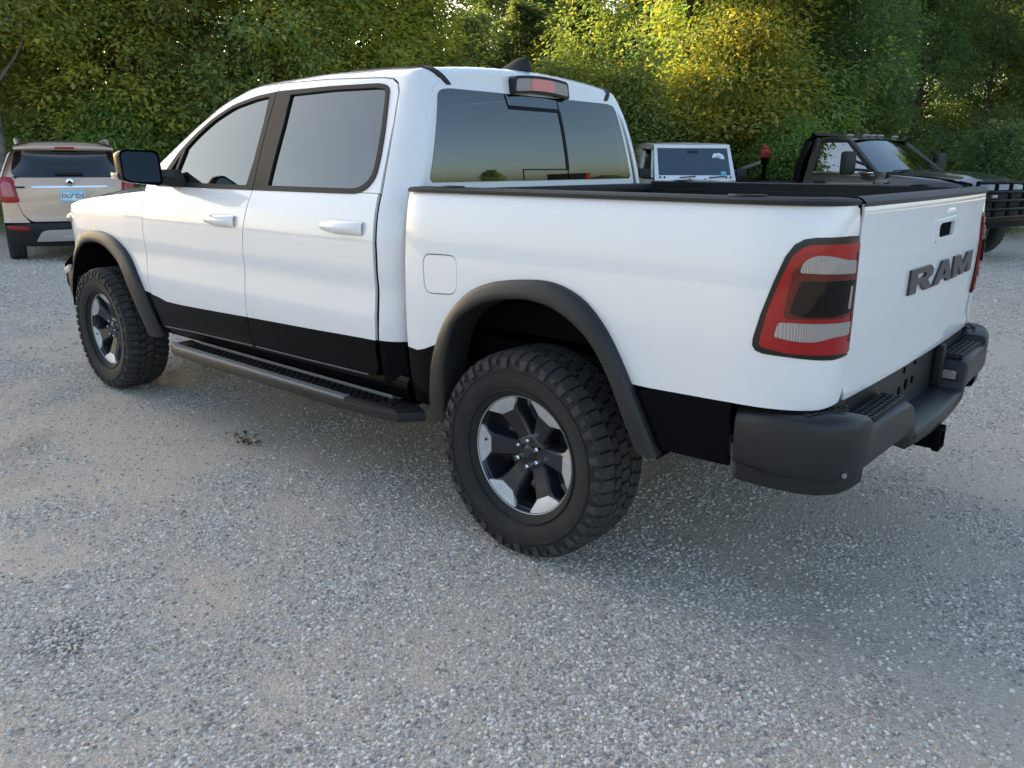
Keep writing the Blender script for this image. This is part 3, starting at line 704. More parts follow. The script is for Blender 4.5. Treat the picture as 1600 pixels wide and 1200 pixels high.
for sg in (1, -1):
    pd = MB()
    pd.prism([(-1.095,.722*sg),(-1.095,.385*sg),(-1.178,.385*sg),(-1.172,.735*sg)], lambda u, v, d: (u, v, d), .736, .746, .002)
    pad = pd.build('step_pad', 'black_plastic', bump)
    for r_ in range(4):
        tt = MB()
        for k in range(11): tt.prism([(-.009,-.011),(.004,-.011),(.009,0),(.004,.011),(-.009,.011),(-.004,0)], lambda u, v, d: (-1.108-.020*r_+u, (.405+.030*k)*sg+v, d), .745, .753, .001)
        tt.build('tread_row', 'grey_plastic', pad)
    tt = MB()
    for k in range(14): 
        a = k/13; tt.box((-1.06-.07*a+.02*(k % 2), (.945-.13*a-.03*(k % 2))*sg, .7935), (.014, .014, .005), .002)
    tt.build('corner_tread', 'black_plastic', bump)
    MB().lathe([(0,.003),(.008,.003),(.009,0)], 16, 'x').build('parking_sensor', 'steel', bump).matrix_local = Matrix.Translation((-1.166,.905*sg,.622)) @ Matrix.Rotation(math.pi+.5*sg*-1, 4, 'Z')
    # lower valance strip
    rows = []
    for x, y in ((-.862,.975),(-.875,.984),(-.95,.984),(-1.05,.972),(-1.11,.945),(-1.15,.895),(-1.165,.83),(-1.17,.74)):
        rows.append([(x+.01, (y-.002)*sg, .612), (x-.001, (y+.010)*sg, .604), (x+.002, (y+.004)*sg, .560), (x+.006, (y-.014)*sg, .550), (x+(.03 if y < .96 else 0.), (y-.06)*sg, .553)])
    MB().loft(rows).build('bumper_valance', 'black_plastic', bump)
    ex = MB().lathe([(.036,.0),(.042,.004),(.044,.02),(.044,.16),(.036,.16),(.036,.02),(.036,.0)], 24, 'x').build('exhaust_tip', 'black_gloss', pickup); ex.location = (-1.125, .69*sg, .545); ex.rotation_euler = (0, -.12, 0)
MB().box2((-1.088,-.70,.60), (-1.078,.70,.835)).build('bumper_plate', 'bumper_paint', bump)
pl = MB().lathe([(0,0),(.013,0),(.013,.004),(0,.004)], 14, 'x')
for y, z, s in ((.14,.70,1.),(.06,.71,1.3),(-.02,.71,.9),(.10,.77,.8),(-.03,.78,.8)):
    o_ = pl.build('plate_hole', 'underbody', bump); o_.location = (-1.0915, y, z); o_.scale = (1, .9*s, 1.2*s)
MB().box2((-1.09,-.30,.63), (-1.125,-.345,.80), .008).build('plug_bracket', 'black_plastic', bump)
MB().box2((-1.095,-.352,.65), (-1.185,-.340,.705), .004).build('plate_lamp_bezel', 'grey_plastic', bump)
MB().box2((-1.11,-.345,.66), (-1.172,-.336,.695), .003).build('plate_lamp', 'lens_clear', bump)
MB().box2((-1.09,.352,.65), (-1.185,.340,.705), .004).build('plate_lamp_bezel', 'grey_plastic', bump)
hr = MB(); o1, i1 = .036, .027
rows = [[(x, sy*k, .512+sz*k) for sy, sz in ((-1,-1),(1,-1),(1,1),(-1,1))] for x, k in ((-.95,o1),(-1.20,o1),(-1.205,o1+.006),(-1.225,o1+.006),(-1.225,i1),(-.98,i1))]
hr.loft(rows, True).build('hitch_receiver', 'underbody', pickup, ang=20)

# --- underbody
ub = MB()
for sg in (1, -1):
    ub.box2((-1.08,.42*sg,.56), (4.0,.52*sg,.72), .01)
ub.box2((.75,-.80,.48), (2.85,.80,.60), .02); ub.box2((2.85,-.55,.50), (4.0,.55,.95)); ub.box2((-1.08,-.78,.70), (.62,.78,.80)); ub.box2((-1.06,-.55,.52), (-.62,.55,.72), .05)
ub.box2((.62,-.84,.60), (.80,.84,1.37)); ub.box2((.80,-.90,.60), (2.9,.90,.70))
ub.box2((3.0,-.84,.95), (4.12,.84,1.16))
ub.build('chassis', 'underbody', pickup)
ax = MB().tube([(0,-.80,.42),(0,.80,.42)], .05).ell((0,.0,.42), (.17,.19,.17)); ax.build('rear_axle', 'underbody', pickup)
MB().tube([(3.65,-.8,.42),(3.65,.8,.42)], .045).build('front_axle', 'underbody', pickup)
for sg in (1, -1):
    MB().tube([(-.18,.60*sg,.35),(-.30,.55*sg,.95)], .035).tube([(-.18,.60*sg,.35),(-.22,.582*sg,.62)], .05).build('shock_absorber', 'underbody', pickup)
    for x in (0, 3.65): MB().lathe([(0,.0),(.17,.0),(.17,.02),(0,.02)], 28, 'y', (x,.80*sg,.42)).build('brake_disc', 'steel', pickup)
    for cx, rad, zc in ((-.05,.53,.55),(3.58,.52,.52)):
        rows = []
        for k in range(17):
            a = math.pi*k/16; rows.append([(cx+rad*math.cos(a)*1.02, y*sg, max(.45, zc+rad*math.sin(a)*.95)) for y in (.985,.80,.60,.55)])
        MB().loft(rows).build('wheel_liner', 'underbody', pickup)
        MB().box2((cx-rad,.54*sg,.62), (cx+rad,.56*sg,1.08)).build('liner_wall', 'underbody', pickup)

# --- interior
for y in (.42, -.42):
    for x, hgt in ((1.75, 1.50), (.98, 1.46)):
        st = MB().box((x+.22, y, 1.02), (.50, .50, .16), .05).box((x-.04, y, 1.28), (.14, .48, .50), .05, Matrix.Rotation(-.22, 3, 'Y')).box((x-.13, y, hgt+.14), (.09, .26, .18), .035, Matrix.Rotation(-.2, 3, 'Y'))
        st.build('seat', 'interior', pickup)
MB().box((2.62, 0, 1.22), (.45, 1.66, .26), .07).build('dashboard', 'interior', pickup)
sw = MB(); pts = [(2.28+.06*math.sin(a), .42+.19*math.cos(a), 1.27+.18*math.sin(a)) for a in [2*math.pi*k/24 for k in range(25)]]
sw.tube(pts, .016, 8, False).build('steering_wheel', 'interior', pickup)
MB().box2((.85,-.85,.70), (2.9,.85,.75)).build('cab_floor', 'interior', pickup)

# ------------------------------------------------------------------ off-road wheel: tyre, tread, six-spoke rim
def tyre_mesh(Rt, W, rr, blocks):
    h = W/2
    p = [(rr,-h*.72),(rr+.012,-h*.80),(rr+.05,-h*.96),(Rt*.80,-h*1.0),(Rt*.90,-h*.985),(Rt*.955,-h*.93),(Rt-.014,-h*.84),(Rt-.011,-h*.5),(Rt-.010,0)]
    prof = p+[(r_, -y) for r_, y in p[-2::-1]]
    t = MB().lathe(prof, 96, 'y')
    for r_, y in ((rr+.028, h*.90), (Rt*.83, h*1.0)):
        for s_ in (1, -1): t.lathe([(r_-.004, s_*(y-.002)), (r_-.002, s_*(y+.004)), (r_+.002, s_*(y+.004)), (r_+.004, s_*(y-.002))], 96, 'y')
    tb = MB(); N = blocks; rnd = random.Random(5)
    def put(poly, a0, lift=.0):
        bot = []; top = []
        for sx, y in poly:
            a = a0+sx/Rt; e = abs(y)/h
            rt = Rt-(.000 if e < .6 else .020*((e-.6)/.4)**2)
            rb = Rt-.014-(.012 if e > .85 else 0)
            top.append((rt*math.cos(a), y, rt*math.sin(a))); bot.append((rb*math.cos(a), y, rb*math.sin(a)))
        n = len(poly); b = len(tb.v); tb.v += bot+top
        tb.f.append(tuple(b+n+i for i in range(n)))
        for i in range(n): tb.f.append((b+i, b+(i+1) % n, b+n+(i+1) % n, b+n+i))
    pit = 2*math.pi*Rt/N
    for k in range(N):
        a = 2*math.pi*k/N
        q = pit*.435; z = W
        # centre row: zig-zag hexagons, two shoulders rows, staggered
        put([(-q*1.05,-z*.045),(-q*.45,-z*.095),(q*.75,-z*.085),(q*1.05,z*.045),(q*.45,z*.095),(-q*.75,z*.085)], a)
        for s_ in (1, -1):
            put([(-q*.95,s_*z*.105),(q*.25,s_*z*.110),(q*.95,s_*z*.165),(q*.85,s_*z*.245),(-q*.35,s_*z*.250),(-q*1.0,s_*z*.190)][::s_], a+(.5*pit/Rt)*s_*.9)
            o = (.25 if s_ > 0 else -.25)*pit/Rt
            ex = .50 if k % 2 else .478
            put([(-q*.92,s_*z*.268),(q*.92,s_*z*.262),(q*1.0,s_*z*.38),(q*.88,s_*z*ex),(-q*.88,s_*z*ex),(-q*1.0,s_*z*.385)][::s_], a+o)
            # side biters on the shoulder
            for j in range(1):
                a1 = a+o; w_ = q*(.8 if k % 2 else .55)/Rt; r0 = Rt*(.86 if k % 2 else .90); r1 = Rt-.022; b = len(tb.v)
                for aa, r_, y in ((a1-w_,r1,h*.955),(a1+w_,r1,h*.955),(a1+w_*.8,r0,h*.990),(a1-w_*.8,r0,h*.990)):
                    tb.v.append((r_*math.cos(aa), s_*(y+.008), r_*math.sin(aa))); tb.v.append((r_*math.cos(aa), s_*(y-.012), r_*math.sin(aa)))
                tb.f += [(b,b+2,b+4,b+6)]+[(b+2*i,b+1+2*i,b+(2*i+3) % 8,b+(2*i+2) % 8) for i in range(4)]
    return t, tb
def make_wheel(parent, name='wheel'):
    """axis along y, outer face at +y, centre of tyre at the origin"""
    Rt, W, rr = .409, .272, .236
    t, tb = tyre_mesh(Rt, W, rr, 50)
    w_ = empty(name); w_.parent = parent
    # the wheel itself is the part; give it the rim mesh as body
    bpy.data.objects.remove(w_)
    rim = MB()
    rim.lathe([(.236,-.10),(.228,-.09),(.215,-.06),(.215,.055),(.222,.075),(.236,.086),(.243,.086),(.246,.090),(.243,.096),(.236,.098),(.2315,.094),(.226,.080),(.218,.060)], 72, 'y')
    rim.lathe([(.0,-.02),(.08,-.02),(.085,.03),(.075,.045),(.058,.050),(.050,.052),(.0,.052)], 36, 'y')
    for k in range(6):
        a = k*math.pi/3
        def P(r_, t_, y): return (r_*math.cos(a)-t_*math.sin(a), y, r_*math.sin(a)+t_*math.cos(a))
        rows = []
        for r_, hw, y in ((.055,.030,.046),(.085,.034,.050),(.13,.038,.062),(.170,.044,.074),(.200,.060,.082),(.224,.078,.086)):
            rows.append([P(r_,-hw-.012,y-.055),P(r_,-hw-.006,y-.02),P(r_,-hw,y-.006),P(r_,-hw*.80,y),P(r_,hw*.80,y),P(r_,hw,y-.006),P(r_,hw+.006,y-.02),P(r_,hw+.012,y-.055)])
        rim.loft(rows, False, False)
    wh = rim.build(name, 'wheel_black', parent, ang=28)
    for k in range(6):
        a = k*math.pi/3; arc = []
        poly = [(.178,-.030),(.196,-.052),(.2085,-.074)]
        e = [(.2305*math.cos(b), .2305*math.sin(b)) for b in [R(-20.5+41*i/8) for i in range(9)]]
        poly = [(.178,-.030),(.2075,-.0735)]+e+[(.2075,.0735),(.178,.030)]
        f = lambda u, v, d: (u*math.cos(a)-v*math.sin(a), d+.30*(math.hypot(u, v)-.22)*(1 if d > .08 else 1), u*math.sin(a)+v*math.cos(a))
        MB().prism(poly, f, .076, .0905, .0015).build('spoke_face', 'machined', wh)
    MB().lathe([(.2315,.0935),(.2345,.0975),(.2405,.0975),(.2435,.0945)], 72, 'y').build('rim_edge', 'machined', wh)
    MB().lathe([(.0,.062),(.020,.062),(.027,.060),(.032,.056),(.034,.048)], 32, 'y').build('centre_cap', 'wheel_black', wh)
    em = [(-.010,-.014),(0,-.018),(.010,-.014),(.007,-.002),(.016,.006),(.014,.014),(.006,.013),(.004,.006),(0,.010),(-.004,.006),(-.006,.013),(-.014,.014),(-.016,.006),(-.007,-.002)]
    MB().prism(em, lambda u, v, d: (u, d, v), .0615, .0645, .0006).build('cap_emblem', 'letter_grey', wh)
    for k in range(6):
        a = math.pi/6+k*math.pi/3
        ln = MB().lathe([(.0,.074),(.006,.0735),(.0095,.070),(.0105,.064),(.0105,.046)], 6, 'y').build('lug_nut', 'chrome', wh, ang=25); ln.location = (.0535*math.cos(a), 0, .0535*math.sin(a))
    for sg in (1,):
        vs_ = MB().tube([(.205,.07,.02),(.190,.098,.02)], .004, 8).build('valve_stem', 'rubber', wh)
    ty = t.build('tyre', 'rubber', wh, ang=40)
    tr = tb.build('tread', 'tread_rubber', wh, ang=25)
    return wh
wh = make_wheel(pickup)
wh.location = (0, .872, .412)
for x, y, rz, ry in ((3.65, .872, 0, 24), (0, -.872, math.pi, 10), (3.65, -.872, math.pi, 40)):
    c = copy_tree(wh, pickup); c.location = (x, y, .412); c.rotation_euler = (0, R(ry), rz)

# ------------------------------------------------------------------ ground
DH = Vector((math.cos(CAM_YAW), math.sin(CAM_YAW), 0)); RH = Vector((math.sin(CAM_YAW), -math.cos(CAM_YAW), 0))
def spot(px, depth, z=0.):
    """a place in the yard: depth metres ahead of where the photographer stands, px across the 1600-px-wide view"""
    ch = math.cos(CAM_PITCH)
    p = CAM_LOC+DH*(depth/ch)+RH*((px-800)/CAM_F*depth)
    return Vector((p.x, p.y, z))
def ground_z(x, y):
    q = Vector((x, y, 0))-CAM_LOC; a = q.dot(DH); b = q.dot(RH)
    z = .13*sstep(5.5, 10.5, a)*sstep(1.5, -3.5, b)
    z += .25*sstep(14.5, 19, a)*sstep(.5, -1.5, b)*0
    far = sstep(2.2, 5, math.hypot(x-1.8, y))
    z += far*(.018*noise.noise((x*.35, y*.35, 1.7))+.008*noise.noise((x*1.3, y*1.3, 4.)))
    z += sstep(15.0, 17.5, a)*.22
    return z
def stony(x, y):
    return .5+.50*noise.noise((x*.55+1.7, y*.55, 3.3))+.42*noise.noise((x*1.9, y*1.9, 9.1))+.22*noise.noise((x*5, y*5, 2.1))
def ground_sheet():
    me = MB(); rs = [0]+[.25*1.05**k for k in range(150)]; N = 220; c = (.5, .5)
    vs_ = []; fs = []
    for i, r_ in enumerate(rs[1:]):
        for k in range(N):
            a = 2*math.pi*k/N; x, y = c[0]+r_*math.cos(a), c[1]+r_*math.sin(a); vs_.append((x, y, ground_z(x, y) if r_ < 80 else ground_z(c[0]+80*math.cos(a), c[1]+80*math.sin(a))))
    vs_.append((c[0], c[1], 0.)); ci = len(vs_)-1
    for k in range(N): fs.append((ci, k, (k+1) % N))
    for i in range(len(rs)-2):
        for k in range(N): fs.append((i*N+k, (i+1)*N+k, (i+1)*N+(k+1) % N, i*N+(k+1) % N))
    return me.add(vs_, fs)
STAIN = (.72, 2.39, 0.)
m, n, l, p, out = nodes('gravel_ground')
tc = n.new('ShaderNodeTexCoord')
def tex(kind, scale, detail=5, rough=.55):
    t = n.new('ShaderNodeTex'+kind); t.inputs['Scale'].default_value = scale
    if kind == 'Noise': t.inputs['Detail'].default_value = detail; t.inputs['Roughness'].default_value = rough
    l.new(tc.outputs['Object'], t.inputs['Vector']); return t
def rng(src, a, b, c=0., d=1.):
    r_ = n.new('ShaderNodeMapRange'); r_.inputs[1].default_value = a; r_.inputs[2].default_value = b; r_.inputs[3].default_value = c; r_.inputs[4].default_value = d; l.new(src, r_.inputs[0]); return r_.outputs[0]
def mixc(f, a, b, mode='MIX'):
    x = n.new('ShaderNodeMix'); x.data_type = 'RGBA'; x.blend_type = mode
    for i, v in ((0, f), (6, a), (7, b)):
        if isinstance(v, (int, float)): x.inputs[i].default_value = v
        elif isinstance(v, tuple): x.inputs[i].default_value = (*v, 1)
        else: l.new(v, x.inputs[i])
    return x.outputs[2]
big = tex('Noise', .55, 4); med = tex('Noise', 2.2, 6, .6); fine = tex('Noise', 42, 6, .7)
vor = tex('Voronoi', 120); vor2 = tex('Voronoi', 260)
sa = n.new('ShaderNodeAttribute'); sa.attribute_name = 'stony'
sm = n.new('ShaderNodeMath'); sm.operation = 'MULTIPLY_ADD'; l.new(med.outputs[0], sm.inputs[0]); sm.inputs[1].default_value = .8; l.new(sa.outputs['Fac'], sm.inputs[2])
patch = rng(sm.outputs[0], .52, 1.12)
dust = mixc(rng(fine.outputs[0], .3, .7), (.56, .475, .375), (.74, .645, .525))
vr = n.new('ShaderNodeSeparateColor'); l.new(vor.outputs['Color'], vr.inputs[0])
vr2 = n.new('ShaderNodeSeparateColor'); l.new(vor2.outputs['Color'], vr2.inputs[0])
st1 = mixc(vr.outputs[0], (.18, .16, .138), (.88, .785, .68)); st2 = mixc(vr2.outputs[1], (.19, .17, .147), (.84, .75, .65))
stone = mixc(.5, st1, st2)
base = mixc(rng(patch, 0, 1, .30, 1.), dust, stone)
base = mixc(rng(fine.outputs[0], .35, .65, .0, .35), base, (.48, .41, .335))
stain = rng(tex('Noise', .8, 3).outputs[0], .60, .72, 1., .68)
base = mixc(1., base, stain, 'MULTIPLY')
vd = n.new('ShaderNodeVectorMath'); vd.operation = 'DISTANCE'; l.new(tc.outputs['Object'], vd.inputs[0]); vd.inputs[1].default_value = STAIN
vn = n.new('ShaderNodeMath'); vn.operation = 'MULTIPLY_ADD'; l.new(tex('Noise', 9, 3).outputs[0], vn.inputs[0]); vn.inputs[1].default_value = -.16; l.new(vd.outputs['Value'], vn.inputs[2])
base = mixc(1., base, rng(vn.outputs[0], -.02, .09, .30, 1.), 'MULTIPLY')      # oil stain
l.new(base, p.inputs['Base Color']); p.inputs['Roughness'].default_value = .95; p.inputs['Specular IOR Level'].default_value = .25
hgt = n.new('ShaderNodeMath'); hgt.operation = 'MULTIPLY_ADD'; l.new(vor.outputs['Distance'], hgt.inputs[0]); hgt.inputs[1].default_value = -.6; l.new(fine.outputs[0], hgt.inputs[2])
bp_ = n.new('ShaderNodeBump'); bp_.inputs['Distance'].default_value = .012; bp_.inputs['Strength'].default_value = .8; l.new(hgt.outputs[0], bp_.inputs['Height']); l.new(bp_.outputs[0], p.inputs['Normal'])
gr = ground_sheet().build('ground', 'gravel_ground', ang=180, fix=False); gr['kind'] = 'structure'
ga = gr.data.attributes.new('stony', 'FLOAT', 'POINT'); ga.data.foreach_set('value', [max(0., min(1., stony(v.co.x, v.co.y))) for v in gr.data.vertices])

# loose stones on the yard
m, n, l, p, out = nodes('stone_chips')
oi = n.new('ShaderNodeObjectInfo'); cr = n.new('ShaderNodeValToRGB'); l.new(oi.outputs['Random'], cr.inputs[0])
e = cr.color_ramp.elements; e[0].position = 0; e[0].color = (.22, .195, .17, 1); e[1].position = 1; e[1].color = (.86, .79, .70, 1)
for ps, cl in ((.18, (.40, .36, .315, 1)), (.45, (.58, .525, .46, 1)), (.68, (.54, .46, .37, 1)), (.85, (.71, .65, .58, 1))):
    q = e.new(ps); q.color = cl
l.new(cr.outputs[0], p.inputs['Base Color']); p.inputs['Roughness'].default_value = .8
rnd = random.Random(11); pts = []; scs = []
def sprinkle(d0, d1, dens, s0, s1, pw, thr):
    area_n = int(dens*(d1*d1-d0*d0)*.5*1.5)
    for _ in range(area_n):
        d = math.sqrt(rnd.uniform(d0*d0, d1*d1)); b = rnd.uniform(-.75, .75)*d
        q = CAM_LOC+DH*d+RH*b; x, y = q.x, q.y
        f = stony(x, y)
        if rnd.random() > min(1, max(.12, (f-thr)*2.0)): continue
        pts.append((x, y, ground_z(x, y)-.001)); scs.append(s0+(s1-s0)*rnd.random()**pw)
sprinkle(1.1, 3.2, 26000, .0021, .0095, 2.5, .25)
sprinkle(3.2, 6.0, 14000, .0029, .0100, 2.5, .25)
sprinkle(6.0, 15., 2000, .005, .0145, 2.3, .25)
me = bpy.data.meshes.new('loose_gravel'); me.from_pydata(pts, [], [])
at_ = me.attributes.new('sc', 'FLOAT', 'POINT'); at_.data.foreach_set('value', scs)
lg = link('loose_gravel', me, 'stone_chips'); tag(lg, 'loose grey crushed stone strewn over the yard', 'gravel', kind='stuff')
ng = bpy.data.node_groups.new('scatter_stones', 'GeometryNodeTree')
ng.interface.new_socket('Geometry', in_out='INPUT', socket_type='NodeSocketGeometry'); ng.interface.new_socket('Geometry', in_out='OUTPUT', socket_type='NodeSocketGeometry')
N_ = ng.nodes; Lk = ng.links
gi = N_.new('NodeGroupInput'); go = N_.new('NodeGroupOutput'); iop = N_.new('GeometryNodeInstanceOnPoints'); jn = N_.new('GeometryNodeJoinGeometry')
for k in range(6):
    ico = N_.new('GeometryNodeMeshIcoSphere'); ico.inputs['Subdivisions'].default_value = 2
    sp = N_.new('GeometryNodeSetPosition'); nz = N_.new('ShaderNodeTexNoise'); nz.inputs['Scale'].default_value = 1.1; nz.inputs['Detail'].default_value = 1
    ps = N_.new('GeometryNodeInputPosition'); va = N_.new('ShaderNodeVectorMath'); va.operation = 'ADD'; va.inputs[1].default_value = (k*7.3, k*3.1, k*11.7)
    Lk.new(ps.outputs[0], va.inputs[0]); Lk.new(va.outputs[0], nz.inputs['Vector'])
    sb_ = N_.new('ShaderNodeVectorMath'); sb_.operation = 'SUBTRACT'; sb_.inputs[1].default_value = (.5, .5, .5); Lk.new(nz.outputs['Color'], sb_.inputs[0])
    sc_ = N_.new('ShaderNodeVectorMath'); sc_.operation = 'SCALE'; sc_.inputs['Scale'].default_value = 1.5; Lk.new(sb_.outputs[0], sc_.inputs[0])
    Lk.new(ico.outputs[0], sp.inputs[0]); Lk.new(sc_.outputs[0], sp.inputs['Offset'])
    tf = N_.new('GeometryNodeTransform'); tf.inputs['Scale'].default_value = (1., .84-.06*(k % 3), .70); Lk.new(sp.outputs[0], tf.inputs[0])
    smt = N_.new('GeometryNodeSetMaterial'); smt.inputs['Material'].default_value = MATS['stone_chips']; Lk.new(tf.outputs[0], smt.inputs[0])
    g2 = N_.new('GeometryNodeGeometryToInstance'); Lk.new(smt.outputs[0], g2.inputs[0]); Lk.new(g2.outputs[0], jn.inputs[0])
rv = N_.new('FunctionNodeRandomValue'); rv.data_type = 'FLOAT_VECTOR'; rv.inputs[0].default_value = (-.5, -.5, 0); rv.inputs[1].default_value = (.5, .5, 6.283)
na = N_.new('GeometryNodeInputNamedAttribute'); na.data_type = 'FLOAT'; na.inputs[0].default_value = 'sc'
Lk.new(gi.outputs[0], iop.inputs['Points']); Lk.new(jn.outputs[0], iop.inputs['Instance']); iop.inputs['Pick Instance'].default_value = True
Lk.new(rv.outputs[0], iop.inputs['Rotation']); Lk.new(na.outputs[0], iop.inputs['Scale']); Lk.new(iop.outputs[0], go.inputs[0])
md = lg.modifiers.new('scatter', 'NODES'); md.node_group = ng

# ------------------------------------------------------------------ foliage
def leaf_mat(name, cols, trans=.45, rough=.55):
    m, n, l, p, out = nodes(name)
    ge = n.new('ShaderNodeNewGeometry'); oi = n.new('ShaderNodeObjectInfo'); cr = n.new('ShaderNodeValToRGB')
    e = cr.color_ramp.elements
    while len(e) > 1: e.remove(e[-1])
    for i, (ps, c) in enumerate(cols):
        q = e[0] if i == 0 else e.new(ps); q.position = ps; q.color = (*c, 1)
    l.new(ge.outputs['Random Per Island'], cr.inputs[0])
    hs = n.new('ShaderNodeHueSaturation'); r_ = n.new('ShaderNodeMapRange'); r_.inputs[3].default_value = .482; r_.inputs[4].default_value = .515; l.new(oi.outputs['Random'], r_.inputs[0]); l.new(r_.outputs[0], hs.inputs['Hue'])
    r2 = n.new('ShaderNodeMapRange'); r2.inputs[3].default_value = .85; r2.inputs[4].default_value = 1.15; l.new(oi.outputs['Random'], r2.inputs[0]); l.new(r2.outputs[0], hs.inputs['Value'])
    l.new(cr.outputs[0], hs.inputs['Color']); l.new(hs.outputs[0], p.inputs['Base Color']); p.inputs['Roughness'].default_value = rough; p.inputs['Specular IOR Level'].default_value = .35
    tr = n.new('ShaderNodeBsdfTranslucent'); br = n.new('ShaderNodeMix'); br.data_type = 'RGBA'; br.blend_type = 'MULTIPLY'; br.inputs[0].default_value = 1; br.inputs[7].default_value = (1.9, 1.75, .75, 1)
    l.new(hs.outputs[0], br.inputs[6]); l.new(br.outputs[2], tr.inputs[0])
    mx = n.new('ShaderNodeMixShader'); mx.inputs[0].default_value = trans; l.new(p.outputs[0], mx.inputs[1]); l.new(tr.outputs[0], mx.inputs[2]); l.new(mx.outputs[0], out.inputs[0])
    return m
leaf_mat('leaf_olive', [(0, (.13, .185, .075)), (.35, (.19, .26, .10)), (.7, (.26, .31, .115)), (.93, (.38, .36, .11)), (1, (.42, .27, .09))])
leaf_mat('leaf_green', [(0, (.12, .20, .075)), (.4, (.18, .28, .10)), (.75, (.25, .35, .125)), (.95, (.33, .37, .12)), (1, (.44, .32, .09))])
leaf_mat('leaf_dark', [(0, (.080, .13, .065)), (.5, (.12, .185, .088)), (.9, (.17, .235, .098)), (1, (.24, .25, .08))])
leaf_mat('leaf_sun_yellow', [(0, (.19, .26, .075)), (.4, (.29, .34, .085)), (.75, (.40, .41, .09)), (1, (.52, .43, .08))])  # partly autumn yellow, partly sunlit crown patches put into the leaf colour
mat('bark', (.085, .072, .058), .9, bump=(14, .02), var=(9, .4))
mat('bark_pale', (.16, .145, .125), .9, bump=(14, .02), var=(9, .35))
def add_leaf(V, F, c, d, nrm, L, W, fold=.25):
    """two-triangle-per-half leaf with a crease; d = direction, nrm = face normal"""
    s = d.cross(nrm)
    if s.length < 1e-4: return
    s.normalize(); b = len(V); up = nrm*(L*fold*.5)
    V += [c, c+d*(L*.45)+s*(W*.5)+up, c+d*L, c+d*(L*.45)-s*(W*.5)+up]
    F += [(b, b+1, b+2), (b, b+2, b+3)]
def crown_mesh(name, seed, H, Rx, base, clumps, per, L, gap=.30, droop=.5):
    """leaf clumps spread through an uneven crown from z=base to z=H"""
    rd = random.Random(seed); V = []; F = []; nodes_ = []
    for i in range(clumps):
        t = rd.random()**.9; z = base+(H-base)*t
        prof = Rx*(.72+.38*math.sin(math.pi*min(1, .15+t*.9)))*(1 if t < .7 else max(.25, 1-(t-.7)*1.9))
        a = rd.uniform(0, 2*math.pi); lump = .78+.38*noise.noise((math.cos(a)*1.4+seed, math.sin(a)*1.4, z*.55))
        rr = prof*lump*(rd.random()**.33)
        c = Vector((rr*math.cos(a), rr*math.sin(a), z)); nodes_.append(c)
        if noise.noise((c.x*.55+seed*3, c.y*.55, c.z*.6)) > gap: continue
        o = Vector((math.cos(a), math.sin(a), .25)).normalized()
        cr_ = rd.uniform(.28, .62); k = int(per*(cr_/.45)**2)
        for _ in range(k):
            q = Vector((rd.gauss(0, 1), rd.gauss(0, 1), rd.gauss(0, .6)))*cr_*.46
            pos = c+q
            if pos.z < .05: continue
            d = (q.normalized()*.6+o*.5+Vector((rd.uniform(-.6, .6), rd.uniform(-.6, .6), rd.uniform(-.6, .4)-droop*.6))).normalized()
            nn = (Vector((rd.uniform(-.7, .7), rd.uniform(-.7, .7), 1))+o*.35).normalized()
            l_ = L*rd.uniform(.65, 1.35); add_leaf(V, F, pos, d, nn, l_, l_*rd.uniform(.45, .7))
    me = bpy.data.meshes.new(name); me.from_pydata([tuple(v) for v in V], [], F); me.update()
    return me, nodes_
def trunk_mesh(name, seed, H, r0, nodes_, lean=.06):
    rd = random.Random(seed); mb = MB(); pts = []; rs = []
    n = 8
    for i in range(n+1):
        t = i/n; pts.append((lean*H*t*math.sin(seed)+.10*noise.noise((t*3, seed, 0)), lean*H*t*math.cos(seed)+.10*noise.noise((t*3, seed, 5)), H*.92*t-.15)); rs.append(r0*(1-.82*t)*(1.35 if i == 0 else 1))
    mb.tube(pts, rs, 8)
    pick = [c for c in nodes_ if c.z > H*.18]; rd.shuffle(pick)
    for c in pick[:26]:
        t = max(.12, min(.9, (c.z-rd.uniform(.4, 1.4))/H)); i = t*n; a = Vector(pts[int(i)]).lerp(Vector(pts[min(n, int(i)+1)]), i-int(i))
        mid = a.lerp(c, .5)+Vector((rd.uniform(-.15, .15), rd.uniform(-.15, .15), rd.uniform(0, .25))); rb = r0*.30*(1-t*.6)
        mb.tube([a, mid, c], [rb, rb*.6, rb*.2], 5)
    return mb.mesh(name, 60)
TREES = []
def tree_kind(seed, H, Rx, base, clumps, per, L, gap, r0):
    cm, nd = crown_mesh('crown', seed, H, Rx, base, clumps, per, L, gap); tm = trunk_mesh('trunk', seed, H, r0, nd)
    return cm, tm
KINDS = {
 'full':  tree_kind(1, 9.5, 2.6, .2, 900, 92, .105, .17, .13),
 'full2': tree_kind(2, 10.5, 2.5, .4, 900, 92, .108, .15, .15),
 'vine':  tree_kind(3, 7.0, 2.0, .05, 660, 84, .098, .20, .08),
 'tall':  tree_kind(4, 12.5, 3.0, .6, 700, 36, .24, .34, .16),
 'bare':  tree_kind(7, 9.0, 2.2, 3.3, 380, 70, .105, .25, .15),
 'bush':  tree_kind(5, 2.6, 1.3, .0, 250, 62, .085, .6, .03),
}
def tree(name, kind, px, depth, leaf, label, cat='tree', group=None, rz=0., sc=(1, 1, 1), bark='bark'):
    p_ = spot(px, depth); t = empty(name, (p_.x, p_.y, ground_z(p_.x, p_.y)-.03), rz); t.scale = sc
    cm, tm = KINDS[kind]
    for nm, me, m_ in (('crown', cm, leaf), ('trunk', tm, bark)):
        o = bpy.data.objects.new(nm, me); COL.objects.link(o); o.parent = t
        if not me.materials: me.materials.append(None)
        o.material_slots[0].link = 'OBJECT'; o.material_slots[0].material = MATS[m_]
    return tag(t, label, cat, group)
